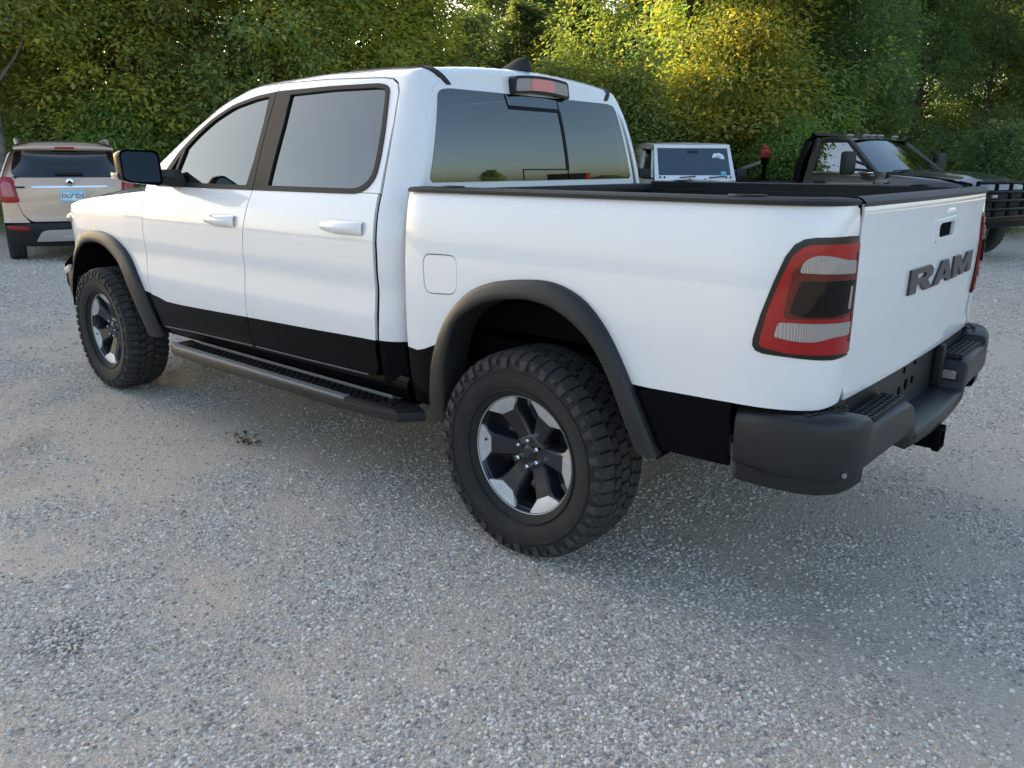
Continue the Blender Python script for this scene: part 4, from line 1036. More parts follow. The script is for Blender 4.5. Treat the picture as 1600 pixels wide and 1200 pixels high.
GN_, GF_ = 'trees along the edge of the yard', 'taller trees standing behind the edge of the yard'
row = [  # px, depth, kind, leaf, scale
 (8,14.6,'bare','leaf_olive',1.0,'tree with a bare pale trunk standing beside the beige SUV\'s nose'),
 (-190,17.0,'full','leaf_olive',1.0,'olive green tree left of the parked beige SUV, crown reaching the ground'),
 (-40,16.9,'full2','leaf_olive',1.0,'olive green tree right behind the bare pale trunk'),
 (90,17.2,'full','leaf_olive',1.05,'olive tree with backlit yellow leaves directly behind the beige SUV'),
 (215,16.6,'vine','leaf_sun_yellow',1.1,'vine-covered tree, sunlight coloured into its yellow leaves, behind the right end of the beige SUV'),  # leaf colour stands in for sunlit patches on this tree
 (330,17.5,'full2','leaf_olive',1.0,'olive tree behind the white pickup\'s windscreen pillar'),
 (440,16.9,'full','leaf_olive',1.0,'olive leafy tree behind the white pickup\'s front door'),
 (545,17.6,'vine','leaf_sun_yellow',1.25,'yellowing tree behind the white pickup\'s rear door'),  # yellow is partly autumn, partly sunlight put into the leaf colour
 (600,19.5,'full2','leaf_dark',1.0,'dark green tree beside the gap, behind the white pickup\'s roof'),
 (1045,18.6,'full','leaf_green',1.05,'bright green tree behind the white jeep, yellow leaves at its crown'),
 (1120,18.0,'vine','leaf_sun_yellow',1.15,'yellow-leaved tree standing between the white jeep and the dark truck'),
 (1190,18.6,'full2','leaf_green',1.0,'green vine-draped tree behind the small red-headed hoist'),
 (1300,19.0,'full','leaf_dark',.7,'dark green tree behind the cab of the dark truck'),
 (1420,22.0,'full2','leaf_dark',.66,'dark green tree behind the windscreen of the dark truck'),
 (1530,22.4,'full','leaf_dark',.70,'dark green tree behind the bonnet of the dark truck'),
 (1660,21.5,'full2','leaf_dark',.68,'dark green tree beyond the grille guard of the dark truck'),
 (1800,20.5,'full','leaf_dark',.66,'dark green tree at the far end of the tree line past the dark truck')]
rd_ = random.Random(3)
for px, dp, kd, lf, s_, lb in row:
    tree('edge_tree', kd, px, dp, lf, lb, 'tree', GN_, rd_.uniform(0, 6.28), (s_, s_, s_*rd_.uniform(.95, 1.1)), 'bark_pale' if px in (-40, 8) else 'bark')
for i, (px, dp, s_) in enumerate([(-250,22,1.0),(-60,23,1.05),(140,22,1.05),(320,23,1.1),(480,22.5,1.0),(655,26,.47),(735,28,.48),(820,27,.50),(905,28.5,.58),(985,28,.56),(1130,23,1.0),(1250,22.5,.66),(1340,23.5,.62),(1430,25.5,.64),(1520,25.8,.64),(1620,25.2,.64),(1730,25,.66),(790,33,.78),(865,34,.78)]):
    tree('tall_tree', 'tall', px, dp, 'leaf_dark', 'tall dark tree standing behind the first row of trees', 'tree', GF_, rd_.uniform(0, 6.28), (s_, s_, s_))
for px, dp, s_, lf, lb in [(560,15.6,1.0,'leaf_green','low green bush below the yellowing tree, behind the white pickup\'s cab'),(690,17.5,.95,'leaf_green','small green bush in the gap between the trees, left of the roof aerial'),(770,17,1.1,'leaf_green','green bush behind the roof aerial of the white pickup'),(870,17.5,1.25,'leaf_green','wide green bush in the gap behind the white pickup\'s brake light'),(965,17,1.2,'leaf_green','green bush between the tree gap and the white jeep'),
    (60,15.5,.8,'leaf_green','low green bush behind the roof of the beige SUV'),(190,15.4,.95,'leaf_green','low green bush beside the beige SUV and the pickup mirror'),(1010,16.9,.9,'leaf_green','low green bush behind the white jeep\'s roof'),(1230,16.5,.85,'leaf_green','low green bush beside the red-headed hoist'),(1560,16.2,.8,'leaf_dark','low dark bush behind the bonnet of the dark truck')]:
    tree('bush', 'bush', px, dp, lf, lb, 'bush', 'bushes at the foot of the trees', rd_.uniform(0, 6.28), (s_, s_, s_))

# far wood and trees across the road behind the photographer, seen only as reflections
rows = []; rd2 = random.Random(8)
mat('far_wood', (.030, .042, .018), .9, var=(1.5, .5), bump=(2, .5))
for k in range(181):
    a = R(20+k*(250/180.)); rad = 85+8*noise.noise((a*2, 0, 0)); hgt = 3.6+1.4*noise.noise((a*9, 3, 0))+.9*noise.noise((a*33, 5, 0))
    rows.append([(rad_*math.cos(a), rad_*math.sin(a), z) for rad_, z in ((rad, -1), (rad-1.5, hgt*.35), (rad-.6, hgt*.75), (rad+1.5, hgt), (rad+5, hgt*.8), (rad+8, -1))])
fw = MB().loft(rows).build('distant_wood', 'far_wood'); tag(fw, 'low distant wood across the road', 'wood', kind='stuff')

t_ = empty('lone_tree', (-41., -43., 0.)); t_.scale = (.55, .55, .5); tag(t_, 'lone dark tree far across the road, mirrored in the pickup\'s rear window', 'tree')
for nm, me, m_ in (('crown', KINDS['tall'][0], 'leaf_dark'), ('trunk', KINDS['tall'][1], 'bark')):
    o = bpy.data.objects.new(nm, me); COL.objects.link(o); o.parent = t_; o.material_slots[0].link = 'OBJECT'; o.material_slots[0].material = MATS[m_]
sg_ = empty('roadside_sign', (-34.5, -48.5, 0.), R(60)); tag(sg_, 'dark roadside sign board on a post, mirrored in the pickup\'s rear window', 'sign')
MB().tube([(0, 0, 0), (0, 0, 2.6)], .12, 8).build('post', 'underbody', sg_)
bo = MB().box((0, 0, 3.5), (.25, 5.0, 1.9), .04).build('board', 'trim_satin', sg_)
MB().box((.14, -2.2, 3.5), (.05, .5, 1.7), .02).build('panel', 'red_paint', bo)

# dry brown leaves lying by the running board
dl = MB(); rd5 = random.Random(2); V = []; F = []
for k in range(16):
    c = Vector((1.978+rd5.gauss(0, .05), .975+rd5.gauss(0, .03), .006+.012*rd5.random())); a = rd5.uniform(0, 6.28)
    add_leaf(V, F, c, Vector((math.cos(a), math.sin(a), rd5.uniform(-.1, .4))).normalized(), Vector((rd5.uniform(-.4, .4), rd5.uniform(-.4, .4), 1)).normalized(), rd5.uniform(.03, .055), rd5.uniform(.018, .032), .6)
dl.add(V, F); mat('dry_leaf', (.17, .095, .05), .8, var=(40, .4))
tag(dl.build('leaf_litter', 'dry_leaf', fix=False), 'small heap of dry brown leaves on the gravel', 'leaves', kind='stuff')

# ------------------------------------------------------------------ parked vehicles
mat('beige_paint', (.60, .445, .345), .35, metal=.05, coat=1., var=(40, .04))
mat('bronze_paint', (.042, .036, .033), .28, metal=.2, coat=1.)
mat('jeep_white', (.72, .73, .75), .35, coat=.8)
mat('jeep_top', (.40, .37, .32), .6, bump=(200, .001), var=(6, .15))
mat('plate_blue', (.32, .60, .78), .4)
mat('plate_white', (.70, .76, .78), .4, var=(18, .2))
mat('plate_ink', (.03, .10, .24), .4)
mat('sticker_blue', (.10, .50, .68), .5)
mat('amber', (.55, .30, .10), .25, coat=1.)
mat('skid_silver', (.50, .48, .46), .4, metal=.5)
mat('jeep_glass', (.025, .050, .075), .06, coat=1.)
mat('suv_glass', (.008, .010, .014), .05, coat=1.)
mat('rust', (.20, .075, .03), .8, var=(9, .4))
def text_mesh(txt, size, name):
    c = bpy.data.curves.new(name, 'FONT'); c.body = txt; c.size = size; c.align_x = 'CENTER'; c.align_y = 'CENTER'; c.extrude = .0012; c.resolution_u = 2; c.offset = size*.018
    o = bpy.data.objects.new(name, c); COL.objects.link(o); dg = bpy.context.evaluated_depsgraph_get(); me = bpy.data.meshes.new_from_object(o.evaluated_get(dg))
    bpy.data.objects.remove(o); return me
def road_wheel(parent, x, y, rad, wd, rim='machined', spokes=5, name='wheel'):
    sg = 1 if y > 0 else -1; h = wd/2; rr = rad*.62
    mb = MB().lathe([(rr,-h*.8),(rad*.75,-h),(rad*.93,-h*.97),(rad,-h*.75),(rad,h*.75),(rad*.93,h*.97),(rad*.75,h),(rr,h*.8)], 40, 'y')
    for k in range(36):
        a = 2*math.pi*k/36
        for j in (-1, 0, 1):
            aa = a+(.5*2*math.pi/36 if j == 0 else 0); mb.box((rad*math.cos(aa), j*h*.56, rad*math.sin(aa)), (.014, h*.46, rad*.12), 0, Matrix.Rotation(-aa, 3, 'Y'))
    w_ = mb.build(name, 'tread_rubber', parent); w_.location = (x, y, rad)
    r_ = MB().lathe([(rr+.004,-h*.8),(rr-.02,-h*.6),(rr-.02,h*.5*sg),(rr,h*.75*sg),(rr+.006,h*.8*sg)], 36, 'y')
    r_.lathe([(0,h*.3*sg),(rr*.25,h*.35*sg),(rr*.3,h*.1*sg)], 20, 'y')
    for k in range(spokes):
        a = 2*math.pi*k/spokes; r_.box((rr*.55*math.cos(a), h*.35*sg, rr*.55*math.sin(a)), (rr*.95, .025, rr*.26), .006, Matrix.Rotation(-a, 3, 'Y'))
    r_.build('rim', rim, w_); return w_
def strip(name, m, parent, S, pts, wd, off, out, dep=.01):
    poly = [(a, b+wd/2) for a, b in pts]+[(a, b-wd/2) for a, b in pts[::-1]]
    return panel(name, S, poly, m, parent, out=out, grid=.05, off=off, depth=dep)

# ---- beige compact SUV, seen from behind. local: x forward, rear at 0
def beige_suv():
    p_ = spot(103, 11.0); gz = ground_z(p_.x, p_.y)
    t = empty('compact_suv', (p_.x, p_.y, gz), math.atan2((p_-CAM_LOC).y, (p_-CAM_LOC).x)+R(1.5))
    tag(t, 'beige compact SUV seen from behind with blue and white number plate', 'car')
    XZ = [(.20,.06),(.30,-.02),(.50,-.06),(.56,-.035),(.62,0.),(.80,-.005),(1.0,.0),(1.10,.03),(1.16,.06),(1.47,.24),(1.53,.21),(1.57,.20),(1.60,.26)]
    YW = [(.20,.76),(.35,.83),(.55,.860),(.80,.858),(1.0,.84),(1.15,.81),(1.30,.755),(1.47,.675),(1.57,.61),(1.62,.53)]
    def S(y, z): w_ = lerp_tab(YW, z); return (lerp_tab(XZ, z)+.30*min(1.3, abs(y)/w_)**3.2, y, z)
    out = (-1, 0, 0)
    # shell behind the skins
    sh = MB(); rows = []
    for x, kx, kz in ((.30,1,1),(.42,1,1),(.9,1.0,1.02),(1.6,1.0,1.03),(2.2,1.0,1.02),(2.75,.99,.93)):
        row = []
        for z in (.25,.45,.6,.8,.95,1.08,1.2,1.35,1.47,1.55,1.595,1.615):
            row.append((x+max(0, (z-1.1))*(.10 if x < .5 else 0), lerp_tab(YW, z)*kx, .25+(z-.25)*kz))
        row.append((x+.05, 0., .25+(1.64-.25)*kz)); rows.append(row+[(a, -b, c) for a, b, c in row[-2::-1]])
    sh.loft(rows)
    rows = []
    for x, top, wd in ((2.72,1.10,.86),(3.1,1.06,.86),(3.7,1.0,.83),(4.05,.90,.72),(4.2,.75,.55)):
        rows.append([(x, -wd, .3),(x, -wd, top-.12),(x, -wd*.85, top),(x, 0, top+.04),(x, wd*.85, top),(x, wd, top-.12),(x, wd, .3)])
    sh.loft(rows)
    body = sh.build('body', 'beige_paint', t, ang=40)
    tg_ = panel('tailgate', S, rounded([(-.64,1.135),(-.70,.96),(-.60,.66),(-.52,.565),(.52,.565),(.60,.66),(.70,.96),(.64,1.135),(.60,1.15),(-.60,1.15)], .04), 'beige_paint', t, out=out, grid=.05, off=.012, depth=.02)
    for sg in (1, -1):
        panel('quarter_panel', S, [(sg*.645,1.145),(sg*.70,1.17),(sg*.815,1.12),(sg*.845,.8),(sg*.85,.55),(sg*.54,.555),(sg*.61,.655),(sg*.712,.96)], 'beige_paint', t, out=out, grid=.05, off=.006, depth=.02)
        panel('pillar', S, [(sg*.655,1.17),(sg*.84,1.14),(sg*.70,1.46),(sg*.60,1.56),(sg*.585,1.50)], 'beige_paint', t, out=out, grid=.05, off=.006, depth=.02)
        tl = panel('tail_light', S, rounded([(sg*.675,1.150),(sg*.79,1.165),(sg*.832,1.12),(sg*.838,.84),(sg*.79,.82),(sg*.625,.83),(sg*.63,.88)], .025), 'lens_red', t, out=out, grid=.03, off=.022, depth=.025)
        panel('clear_lens', S, rounded([(sg*.695,1.08),(sg*.775,1.10),(sg*.815,1.06),(sg*.81,.90),(sg*.665,.90)], .03), 'lens_pale_red', tl, out=out, grid=.03, off=.025, depth=.004)
        panel('reflector', S, rounded([(sg*.56,.455),(sg*.55,.50),(sg*.83,.51),(sg*.80,.465)], .012), 'lens_red', t, out=out, grid=.04, off=.016, depth=.012)
    gl = panel('rear_window', S, rounded([(-.68,1.185),(-.60,1.155),(.60,1.155),(.68,1.185),(.665,1.30),(.60,1.515),(-.60,1.515),(-.665,1.30)], [.05,.05,.05,.05,.03,.05,.05,.03]), 'suv_glass', t, out=out, grid=.05, off=.012, depth=.01)
    MB().box((.045,-.01,1.215), (.02,.36,.028), .008).build('wiper', 'black_plastic', gl)
    sp_ = MB(); rows = []
    for k in range(17):
        y = -.62+1.24*k/16; c = .16*(abs(y)/.62)**2.5; rows.append([(.30+c,y,1.63-.05*(abs(y)/.62)**3),(.17+c,y,1.585-.03*(abs(y)/.62)**3),(.145+c,y,1.55-.02*(abs(y)/.62)**3),(.17+c,y,1.525),(.32+c,y,1.50)])
    spo = sp_.loft(rows).build('spoiler', 'beige_paint', t); MB().box((.142,0,1.553), (.02,.24,.028), .006).build('brake_light', 'lens_red', spo)
    strip('chrome_strip', 'chrome', tg_, S, [(.46,1.03),(-.46,1.03)], .022, .02, out)
    em = MB().lathe([(0,.012),(.035,.012),(.048,.008),(.05,0)], 24, 'x').build('emblem', 'chrome', tg_); em.location = (-.03,0,1.095); em.rotation_euler = (0, 0, math.pi)
    MB().prism([(-.032,-.004),(0,.03),(.032,-.004),(.02,-.028),(0,-.008),(-.02,-.028)], lambda u, v, d: (-.0425-d, u, 1.095+v), 0, .002).build('emblem_mark', 'trim_satin', tg_)
    strip('name_badge', 'black_plastic', tg_, S, [(.70,1.025),(.54,1.025)], .022, .016, out, .004)
    pl = MB().box((-.022,-.02,.905), (.012,.31,.155), .003).build('number_plate', 'plate_blue', tg_)
    MB().prism(rounded([(-.148,-.045),(-.148,.045),(-.05,.05),(.02,.0),(.09,.05),(.148,.045),(.148,-.03),(.03,-.062),(-.06,-.05)], .01), lambda u, v, d: (-.0285-d, -.02-u, .905+v), 0, .0008).build('plate_field', 'plate_white', tg_)
    tm = text_mesh('DLV 225', .078, 'plate_text'); to = link('plate_text', tm, 'plate_ink', tg_); to.rotation_euler = (R(90), 0, R(-90)); to.location = (-.0312,-.02,.905)
    bm_ = panel('rear_bumper', S, rounded([(-.835,.52),(-.845,.40),(-.76,.23),(.76,.23),(.845,.40),(.835,.52),(.5,.545),(-.5,.545)], .03), 'black_plastic', t, out=out, grid=.05, off=.008, depth=.10)
    panel('skid_plate', S, rounded([(.50,.30),(.42,.43),(.34,.455),(-.34,.455),(-.42,.43),(-.50,.30)], .03), 'skid_silver', bm_, out=out, grid=.05, off=.016, depth=.01)
    strip('skid_crease', 'beige_paint', bm_, S, [(.18,.36),(-.18,.36)], .03, .02, out, .005)
    for sg in (1, -1):
        MB().tube([(.48,.565*sg,1.60),(.58,.575*sg,1.645),(.75,.58*sg,1.668),(1.3,.59*sg,1.68),(2.0,.58*sg,1.665),(2.15,.57*sg,1.62)], .026, 8).build('roof_rail', 'skid_silver', t)
        road_wheel(t, .78, .76*sg, .335, .22); road_wheel(t, 3.35, .76*sg, .335, .22)
        mo = MB().ell((2.68,.98*sg,1.10), (.09,.11,.08)).tube([(2.68,.86*sg,1.06),(2.68,.95*sg,1.08)], .03).build('door_mirror', 'black_plastic', t)
        for x0, x1 in ((1.0,1.75),(1.82,2.6)):
            MB().add([(x0,.875*sg,1.10),(x1,.875*sg,1.10),(x1-.12,.735*sg,1.46),(x0+.12,.735*sg,1.46)], [(0,1,2,3)]).build('side_window', 'suv_glass', t, smooth=False)
    MB().box((.72,0,1.69), (.10,.03,.05), .01).build('roof_aerial', 'black_plastic', t)
    MB().box2((.3,-.7,.22), (4.0,.7,.32)).build('underbody', 'underbody', t)
    MB().tube([(.1,-.35,.24),(.6,-.35,.26)], .03).build('exhaust', 'rust', t)
beige_suv()

# ---- white open-sided jeep, nose towards the camera. local: x forward, front axle at 0
def white_jeep():
    p_ = spot(1087, 14.6); hd_ = CAM_LOC-p_
    t = empty('off_road_jeep', (p_.x, p_.y, ground_z(p_.x, p_.y)), math.atan2(hd_.y, hd_.x)+R(17))
    tag(t, 'white boxy jeep with tan hard top parked facing the camera by the trees', 'car')
    # windscreen base stands at x=0
    tub = MB().box2((-2.55,-.78,.55), (-.05,.78,1.17), .03).build('body', 'jeep_white', t)
    hood = MB(); rows = []
    for x, wd, z in ((-.05,.72,1.20),(.4,.68,1.19),(.95,.60,1.15),(1.15,.57,1.10)): rows.append([(x,-wd,.75),(x,-wd,z-.04),(x,-wd*.88,z),(x,0,z+.035),(x,wd*.88,z),(x,wd,z-.04),(x,wd,.75)])
    ho = hood.loft(rows).build('bonnet', 'jeep_white', t)
    for y in (-.28, .28): MB().lathe([(0,.014),(.02,.014),(.026,0)], 14, 'z', (.12,y*.5,1.222)).build('washer_nozzle', 'black_plastic', ho)
    gr_ = MB().box2((1.14,-.57,.62), (1.20,.57,1.10), .02).build('grille', 'jeep_white', t)
    for k in range(7): MB().box((1.203,-.24+.08*k,.88), (.012,.045,.26), .005).build('slot', 'underbody', gr_)
    for sg in (1, -1):
        MB().lathe([(0,.03),(.06,.028),(.085,.015),(.095,0)], 24, 'x', (1.20,.42*sg,.90)).build('head_light', 'lens_clear', t)
        fl = MB(); rows = []
        for x, z in ((-.18,.62),(-.10,.90),(.18,1.0),(1.0,1.0),(1.22,.90)): rows.append([(x,.60*sg,z),(x,.92*sg,z-.02),(x,.93*sg,z-.07)])
        fl.loft(rows).build('fender', 'black_plastic', t)
        road_wheel(t, .50, .80*sg, .40, .25); road_wheel(t, -2.0, .80*sg, .40, .25)
        m_ = MB().box((-.20,.92*sg,1.33), (.10,.20,.17), .03).tube([(-.16,.76*sg,1.22),(-.18,.88*sg,1.28)], .025).build('door_mirror', 'black_plastic', t)
        d_ = MB().box2((-1.15,.775*sg,.62), (-.12,.795*sg,1.22), .005).build('door', 'jeep_white', t)
        MB().add([(-.22,.772*sg,1.24),(-1.08,.772*sg,1.24),(-1.06,.70*sg,1.68),(-.50,.70*sg,1.70)], [(0,1,2,3)]).build('door_window', 'suv_glass', d_, smooth=False)
        MB().tube([(-.16,.775*sg,1.22),(-.47,.705*sg,1.74)], .028, 6).tube([(-1.12,.775*sg,1.22),(-1.12,.70*sg,1.74)], .03, 6).build('door_frame', 'jeep_white', d_)
        MB().box2((-2.5,.70*sg,1.19), (-1.2,.775*sg,1.78), .02).build('top_side', 'jeep_top', t)
    # windscreen frame leaning back
    f = lambda u, v, d: (-.02-v*.36+d, u, 1.20+v*.62)
    fr_ = MB()
    for poly in ([(-.76,0),(.76,0),(.755,.15),(-.755,.15)], [(-.72,.93),(.72,.93),(.715,1.04),(-.715,1.04)], [(-.755,.15),(-.68,.15),(-.665,.93),(-.722,.93)], [(.68,.15),(.755,.15),(.722,.93),(.665,.93)]):
        fr_.prism(poly, f, -.03, .03, .006)
    wf = fr_.build('windscreen_frame', 'jeep_white', t)
    gl = MB().prism([(-.685,.145),(.685,.145),(.668,.935),(-.668,.935)], f, .004, .012).build('windscreen', 'jeep_glass', wf)
    MB().prism([(.50,.17),(.60,.17),(.60,.26),(.50,.26)], f, .0125, .0140).build('inspection_sticker', 'sticker_blue', wf)
    MB().prism([(.36,.66),(.42,.66),(.42,.70),(.53,.70),(.53,.62),(.60,.62),(.58,.74),(.50,.80),(.40,.78)], f, .0125, .0140).build('window_decal', 'plate_white', wf)
    MB().box((-.30,0,1.70), (.02,.20,.07), .015).build('inner_mirror', 'black_plastic', wf)
    for y in (-.30, .25): MB().tube([(.03,y,1.255),(-.01,y+.30,1.275)], .012, 6).build('wiper', 'black_plastic', wf)
    for y in (-.66,-.58,.58,.66): MB().lathe([(0,.012),(.018,.010),(.02,0)], 10, 'x', (.035-.04,y,1.26)).build('hinge_bolt', 'black_plastic', wf)
    top = MB(); rows = []
    for x, z in ((-.36,1.83),(-.42,1.86),(-1.2,1.885),(-2.3,1.88),(-2.55,1.84)): rows.append([(x,-.745,z-.10),(x,-.735,z-.02),(x,-.68,z),(x,0,z+.02),(x,.68,z),(x,.735,z-.02),(x,.745,z-.10)])
    top.loft(rows).build('hard_top', 'jeep_top', t)
    MB().box2((-.9,-.5,.9), (-.75,-.12,1.55), .05).box2((-.9,.12,.9), (-.75,.5,1.55), .05).build('seats', 'interior', t)
    MB().box2((1.2,-.75,.52), (1.36,.75,.68), .03).build('front_bumper', 'black_plastic', t)
    MB().box2((-2.4,-.6,.40), (1.1,.6,.60)).build('underbody', 'underbody', t)
white_jeep()

# ---- dark flatbed truck, turned to the right of the camera. local: x forward, windscreen base at 0, y left
def dark_truck():
    p_ = spot(1424, 13.75); f_ = (-DH*math.cos(R(34))+RH*math.sin(R(34)))
    t = empty('flatbed_truck', (p_.x, p_.y, ground_z(p_.x, p_.y)), math.atan2(f_.y, f_.x))
    t.scale = (1, 1.10, 1)
    tag(t, 'dark bronze flatbed truck with roof marker lights and black grille guard', 'truck')
    cab = MB(); rows = []
    YW = [(.62,.98),(.95,1.0),(1.20,1.0),(1.36,.965),(1.44,.94)]
    for x in (-1.36,-1.32,-.8,.05,.2): rows.append([(x, s_*lerp_tab(YW, z), z) for s_, zz in ((-1, (.62,.8,.95,1.2,1.3,1.38)), (1, (1.38,1.3,1.2,.95,.8,.62))) for z in zz])
    body = cab.loft(rows).build('cab', 'bronze_paint', t, ang=40)
    MB().box2((-1.35,-.95,.9), (-1.33,.95,1.36), .01).box2((-1.35,-.78,1.36), (-1.33,.78,1.95), .01).build('cab_back', 'bronze_paint', t)
    # roof
    rf = MB(); rows = []
    for x, z in ((-.62,1.915),(-.75,1.965),(-1.0,1.985),(-1.26,1.97),(-1.36,1.93)): rows.append([(x,-.80,z-.05),(x,-.76,z-.015),(x,-.6,z),(x,0,z+.015),(x,.6,z),(x,.76,z-.015),(x,.80,z-.05)])
    roof = rf.loft(rows).build('roof', 'bronze_paint', t, ang=50)
    for k, y in enumerate((-.62,-.20,0,.20,.62)):
        MB().ell((-.80,y,1.995 if abs(y) < .5 else 1.985), (.075,.045,.030)).build('marker_light', 'lens_clear', roof)
    for sg in (1, -1):
        MB().loft([[(.06,.93*sg,1.36),(.02,.965*sg,1.36),(-.10,.95*sg,1.36),(-.02,.90*sg,1.36)],[(-.62,.755*sg,1.90),(-.66,.80*sg,1.90),(-.75,.79*sg,1.90),(-.72,.74*sg,1.90)]], True).build('front_pillar', 'bronze_paint', t)
        MB().loft([[(-1.18,.955*sg,1.36),(-1.18,.93*sg,1.36),(-1.36,.93*sg,1.36),(-1.36,.955*sg,1.36)],[(-1.20,.80*sg,1.93),(-1.20,.77*sg,1.93),(-1.36,.77*sg,1.93),(-1.36,.80*sg,1.93)]], True).build('rear_pillar', 'bronze_paint', t)
        d_ = MB().prism([(.0,.66),(.0,1.36),(-1.18,1.36),(-1.18,.70),(-1.1,.66)], lambda u, v, d: (u, (lerp_tab(YW, v)+d)*sg, v), -.02, .012, .004).build('door', 'bronze_paint', t)
        MB().add([(.0-.06,.945*sg,1.375),(-1.18,.950*sg,1.375),(-1.22,.795*sg,1.88),(-.68,.79*sg,1.88),(-.40,.855*sg,1.66)], [(0,1,2,3,4)]).build('door_window', 'screen_glass', d_, smooth=False)
        MB().tube([(-.06,.955*sg,1.38),(-.42,.87*sg,1.66),(-.68,.80*sg,1.89),(-1.21,.805*sg,1.89),(-1.19,.955*sg,1.38)], .02, 6).build('window_trim', 'black_plastic', d_)
        MB().box2((-1.17,1.005*sg,1.36), (.0,1.015*sg,1.375), .002).build('belt_trim', 'chrome', d_)
        MB().box((-1.02,1.02*sg,1.20), (.20,.03,.05), .01).build('door_handle', 'black_plastic', d_)
        mo = MB().box((-.30,1.27*sg,1.52), (.13,.27,.38), .05).build('tow_mirror', 'black_plastic', t)
        MB().tube([(-.10,.95*sg,1.40),(-.28,1.16*sg,1.42)], .025, 6).tube([(-.16,.95*sg,1.48),(-.28,1.16*sg,1.56)], .025, 6).build('mirror_arm', 'black_plastic', mo)
        MB().add([(-.367,(1.27-.10)*sg,1.37),(-.367,(1.27+.10)*sg,1.37),(-.367,(1.27+.10)*sg,1.67),(-.367,(1.27-.10)*sg,1.67)], [(0,1,2,3)]).build('mirror_glass', 'mirror_glass', mo, smooth=False)
        # front wing
        wg = MB(); rows = []
        for x, wd, zt in ((.0,1.0,1.34),(.5,1.0,1.31),(1.0,.99,1.27),(1.35,.95,1.20),(1.48,.86,1.10)): rows.append([(x, sg*wd, .95),(x, sg*(wd+.02), 1.10),(x, sg*wd*.985, zt-.06),(x, sg*wd*.92, zt),(x, sg*.66, zt+.015)])
        wg.loft(rows).build('front_wing', 'bronze_paint', t, ang=50)
        MB().prism([(.05,.95),(.05,.62),(.22,.62),(.30,.95)], lambda u, v, d: (u, (.98+d)*sg, v), -.05, .0).build('wing_skirt', 'bronze_paint', t)
        MB().box((.16,1.022*sg,1.235), (.22,.006,.045), .002).build('wing_badge', 'steel', t)
        road_wheel(t, .80, .84*sg, .41, .27); road_wheel(t, -2.85, .84*sg, .41, .27)
        MB().box2((1.40,.58*sg,.95), (1.52,.95*sg,1.18), .03).build('head_light', 'lens_clear', t)
        rows = [[(.80+.52*math.cos(a), y*sg, .50+.50*math.sin(a)) for y in (.55,.97)] for a in [math.pi*k/12 for k in range(13)]]
        MB().loft(rows).build('wheel_liner', 'underbody', t)
    ws = MB(); rows = []
    for i in range(7):
        v = i/6; rows.append([(.16-.77*v-(.16-.06*v)*abs(u)**2.2, u*(.95-.15*v), 1.375+.53*v) for u in [-1+2*k/14 for k in range(15)]])
    wso = ws.loft(rows).build('windscreen', 'screen_glass', t)
    for y in (-.45, .30): MB().tube([(.14,y-.25,1.395),(.10,y+.30,1.415)], .014, 6).build('wiper', 'black_plastic', wso)
    MB().box2((-.05,-.92,1.30), (.20,.92,1.365), .02).build('cowl', 'black_plastic', t)
    MB().box2((-.75,-.85,1.0), (-.1,.85,1.36), .06).build('dashboard', 'interior', t)
    MB().box2((-1.3,-.7,.85), (-1.05,.7,1.65), .08).build('bench_seat', 'interior', t)
    hd = MB(); rows = []
    for x, z in ((.12,1.375),(.4,1.385),(.8,1.37),(1.2,1.33),(1.42,1.27),(1.54,1.18),(1.57,1.05)):
        rows.append([(x, u*.80, z-.055*abs(u)**3+.025*math.exp(-((abs(u)-.52)/.10)**2)*(1 if x < 1.3 else .4)) for u in [-1+2*k/24 for k in range(25)]])
    hd.loft(rows).build('bonnet', 'bronze_paint', t, ang=50)
    MB().box2((1.50,-.58,.80), (1.58,.58,1.12), .02).build('grille', 'black_plastic', t)
    MB().box2((1.52,-1.0,.55), (1.66,1.0,.80), .03).build('front_bumper', 'black_plastic', t)
    # grille guard
    gg = MB()
    for z in (1.24,1.10,.97,.84): gg.tube([(1.72,-1.02,z),(1.78,-.6,z),(1.80,0,z),(1.78,.6,z),(1.72,1.02,z)], .026, 8)
    for y in (-1.02,-.60,-.2,.2,.60,1.02): gg.tube([(1.73+(.05 if abs(y) < .9 else 0)-.01,y,.62),(1.73+(.05 if abs(y) < .9 else 0)-.01,y,1.26)], .03, 8)
    gg.box2((1.66,-1.02,.56), (1.80,1.02,.74), .02); gg.tube([(1.70,-1.03,.60),(1.62,-1.05,1.22),(1.45,-1.05,1.24)], .03, 8).tube([(1.70,1.03,.60),(1.62,1.05,1.22),(1.45,1.05,1.24)], .03, 8)
    gg.build('grille_guard', 'black_gloss', t)
    for y in (-.72, .72): MB().box((1.82,y,1.04), (.03,.12,.05), .01).build('guard_light', 'lens_clear', t)
    # headache rack and flat bed
    hr_ = MB()
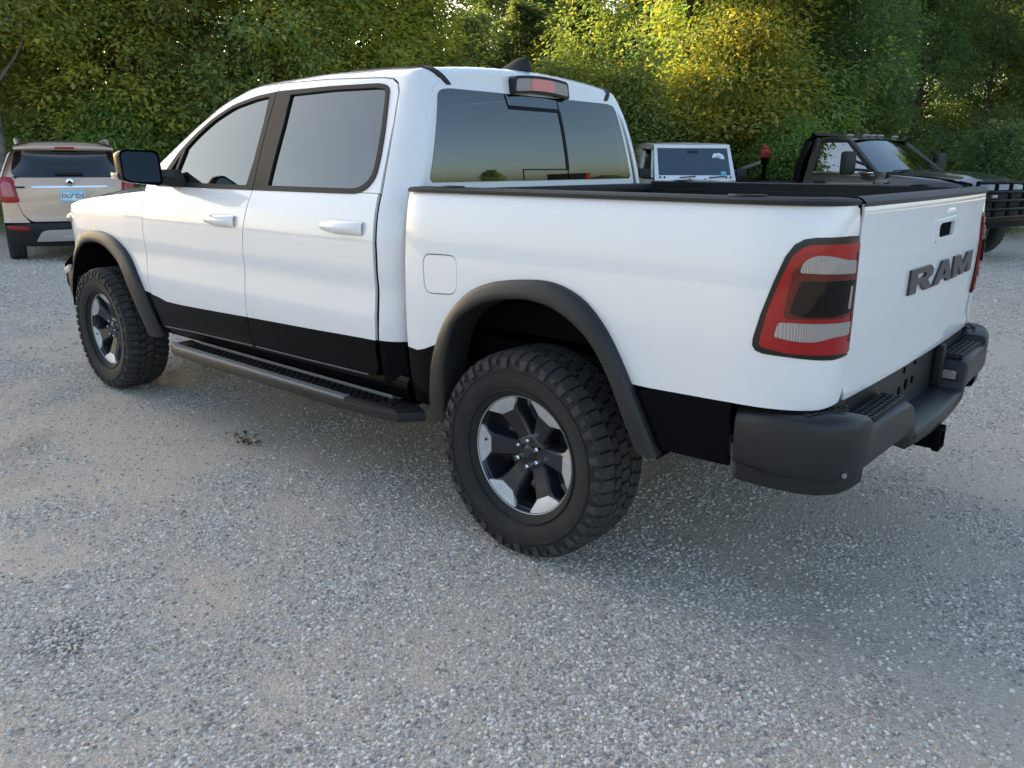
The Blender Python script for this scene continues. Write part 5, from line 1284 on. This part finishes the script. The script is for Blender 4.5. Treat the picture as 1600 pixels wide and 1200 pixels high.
    for sg in (1, -1): hr_.tube([(-1.56,.98*sg,1.12),(-1.52,.975*sg,1.45),(-1.42,.90*sg,1.90),(-1.36,.82*sg,1.99)], .07, 4)
    hr_.tube([(-1.38,-.82,1.995),(-1.38,.82,1.995)], .05, 4)
    for z, x in ((1.75,-1.46),(1.55,-1.50),(1.35,-1.53)): hr_.tube([(x,-.90,z),(x,.90,z)], .02, 6)
    hr_.prism([(-.88,1.14),(.88,1.14),(.86,1.5),(.78,1.95),(-.78,1.95),(-.86,1.5)], lambda u, v, d: (-1.56+.18*max(0, (v-1.2)/.8)**1.3+d, u, v), -.02, .02)
    hr_.build('headache_rack', 'black_gloss', t)
    bd = MB().box2((-4.55,-1.05,1.10), (-1.50,1.05,1.20), .01).build('flat_bed', 'black_plastic', t)
    for sg in (1, -1): MB().box2((-4.55,1.06*sg,1.10), (-1.55,1.075*sg,1.17)).build('rub_rail', 'black_gloss', bd)
    MB().box2((-4.6,-.42,.60), (1.45,.42,.80)).build('chassis', 'underbody', t)
    MB().tube([(-2.85,-.8,.41),(-2.85,.8,.41)], .06).build('rear_axle', 'underbody', t)
    # small hoist standing on the flat bed
    M_ = Matrix.Translation(t.location) @ Matrix.Rotation(t.rotation_euler.z, 4, 'Z')
    p2 = M_ @ Vector((-2.45,-.85,1.20))
    h_ = empty('hoist', p2, t.rotation_euler.z); tag(h_, 'small hoist with red head and grey arm standing on the black flat bed', 'hoist')
    MB().tube([(0,0,.0),(0,0,.42)], .04, 8).box((0,0,.015), (.16,.16,.03)).build('post', 'underbody', h_)
    MB().box((0,0,.36), (.11,.11,.13), .015).build('clamp', 'underbody', h_)
    hh = MB().box((0,0,.50), (.16,.13,.16), .03).ell((0,0,.60), (.06,.06,.05)).build('head', 'red_paint', h_); MB().tube([(.0,0,.50),(.16,-.14,.52)], .018, 6).build('crank', 'red_paint', h_)
    MB().box((-.42,.05,.25), (.80,.06,.06), .01, Matrix.Rotation(-.28, 3, 'Y')).build('arm', 'skid_silver', h_)
dark_truck()
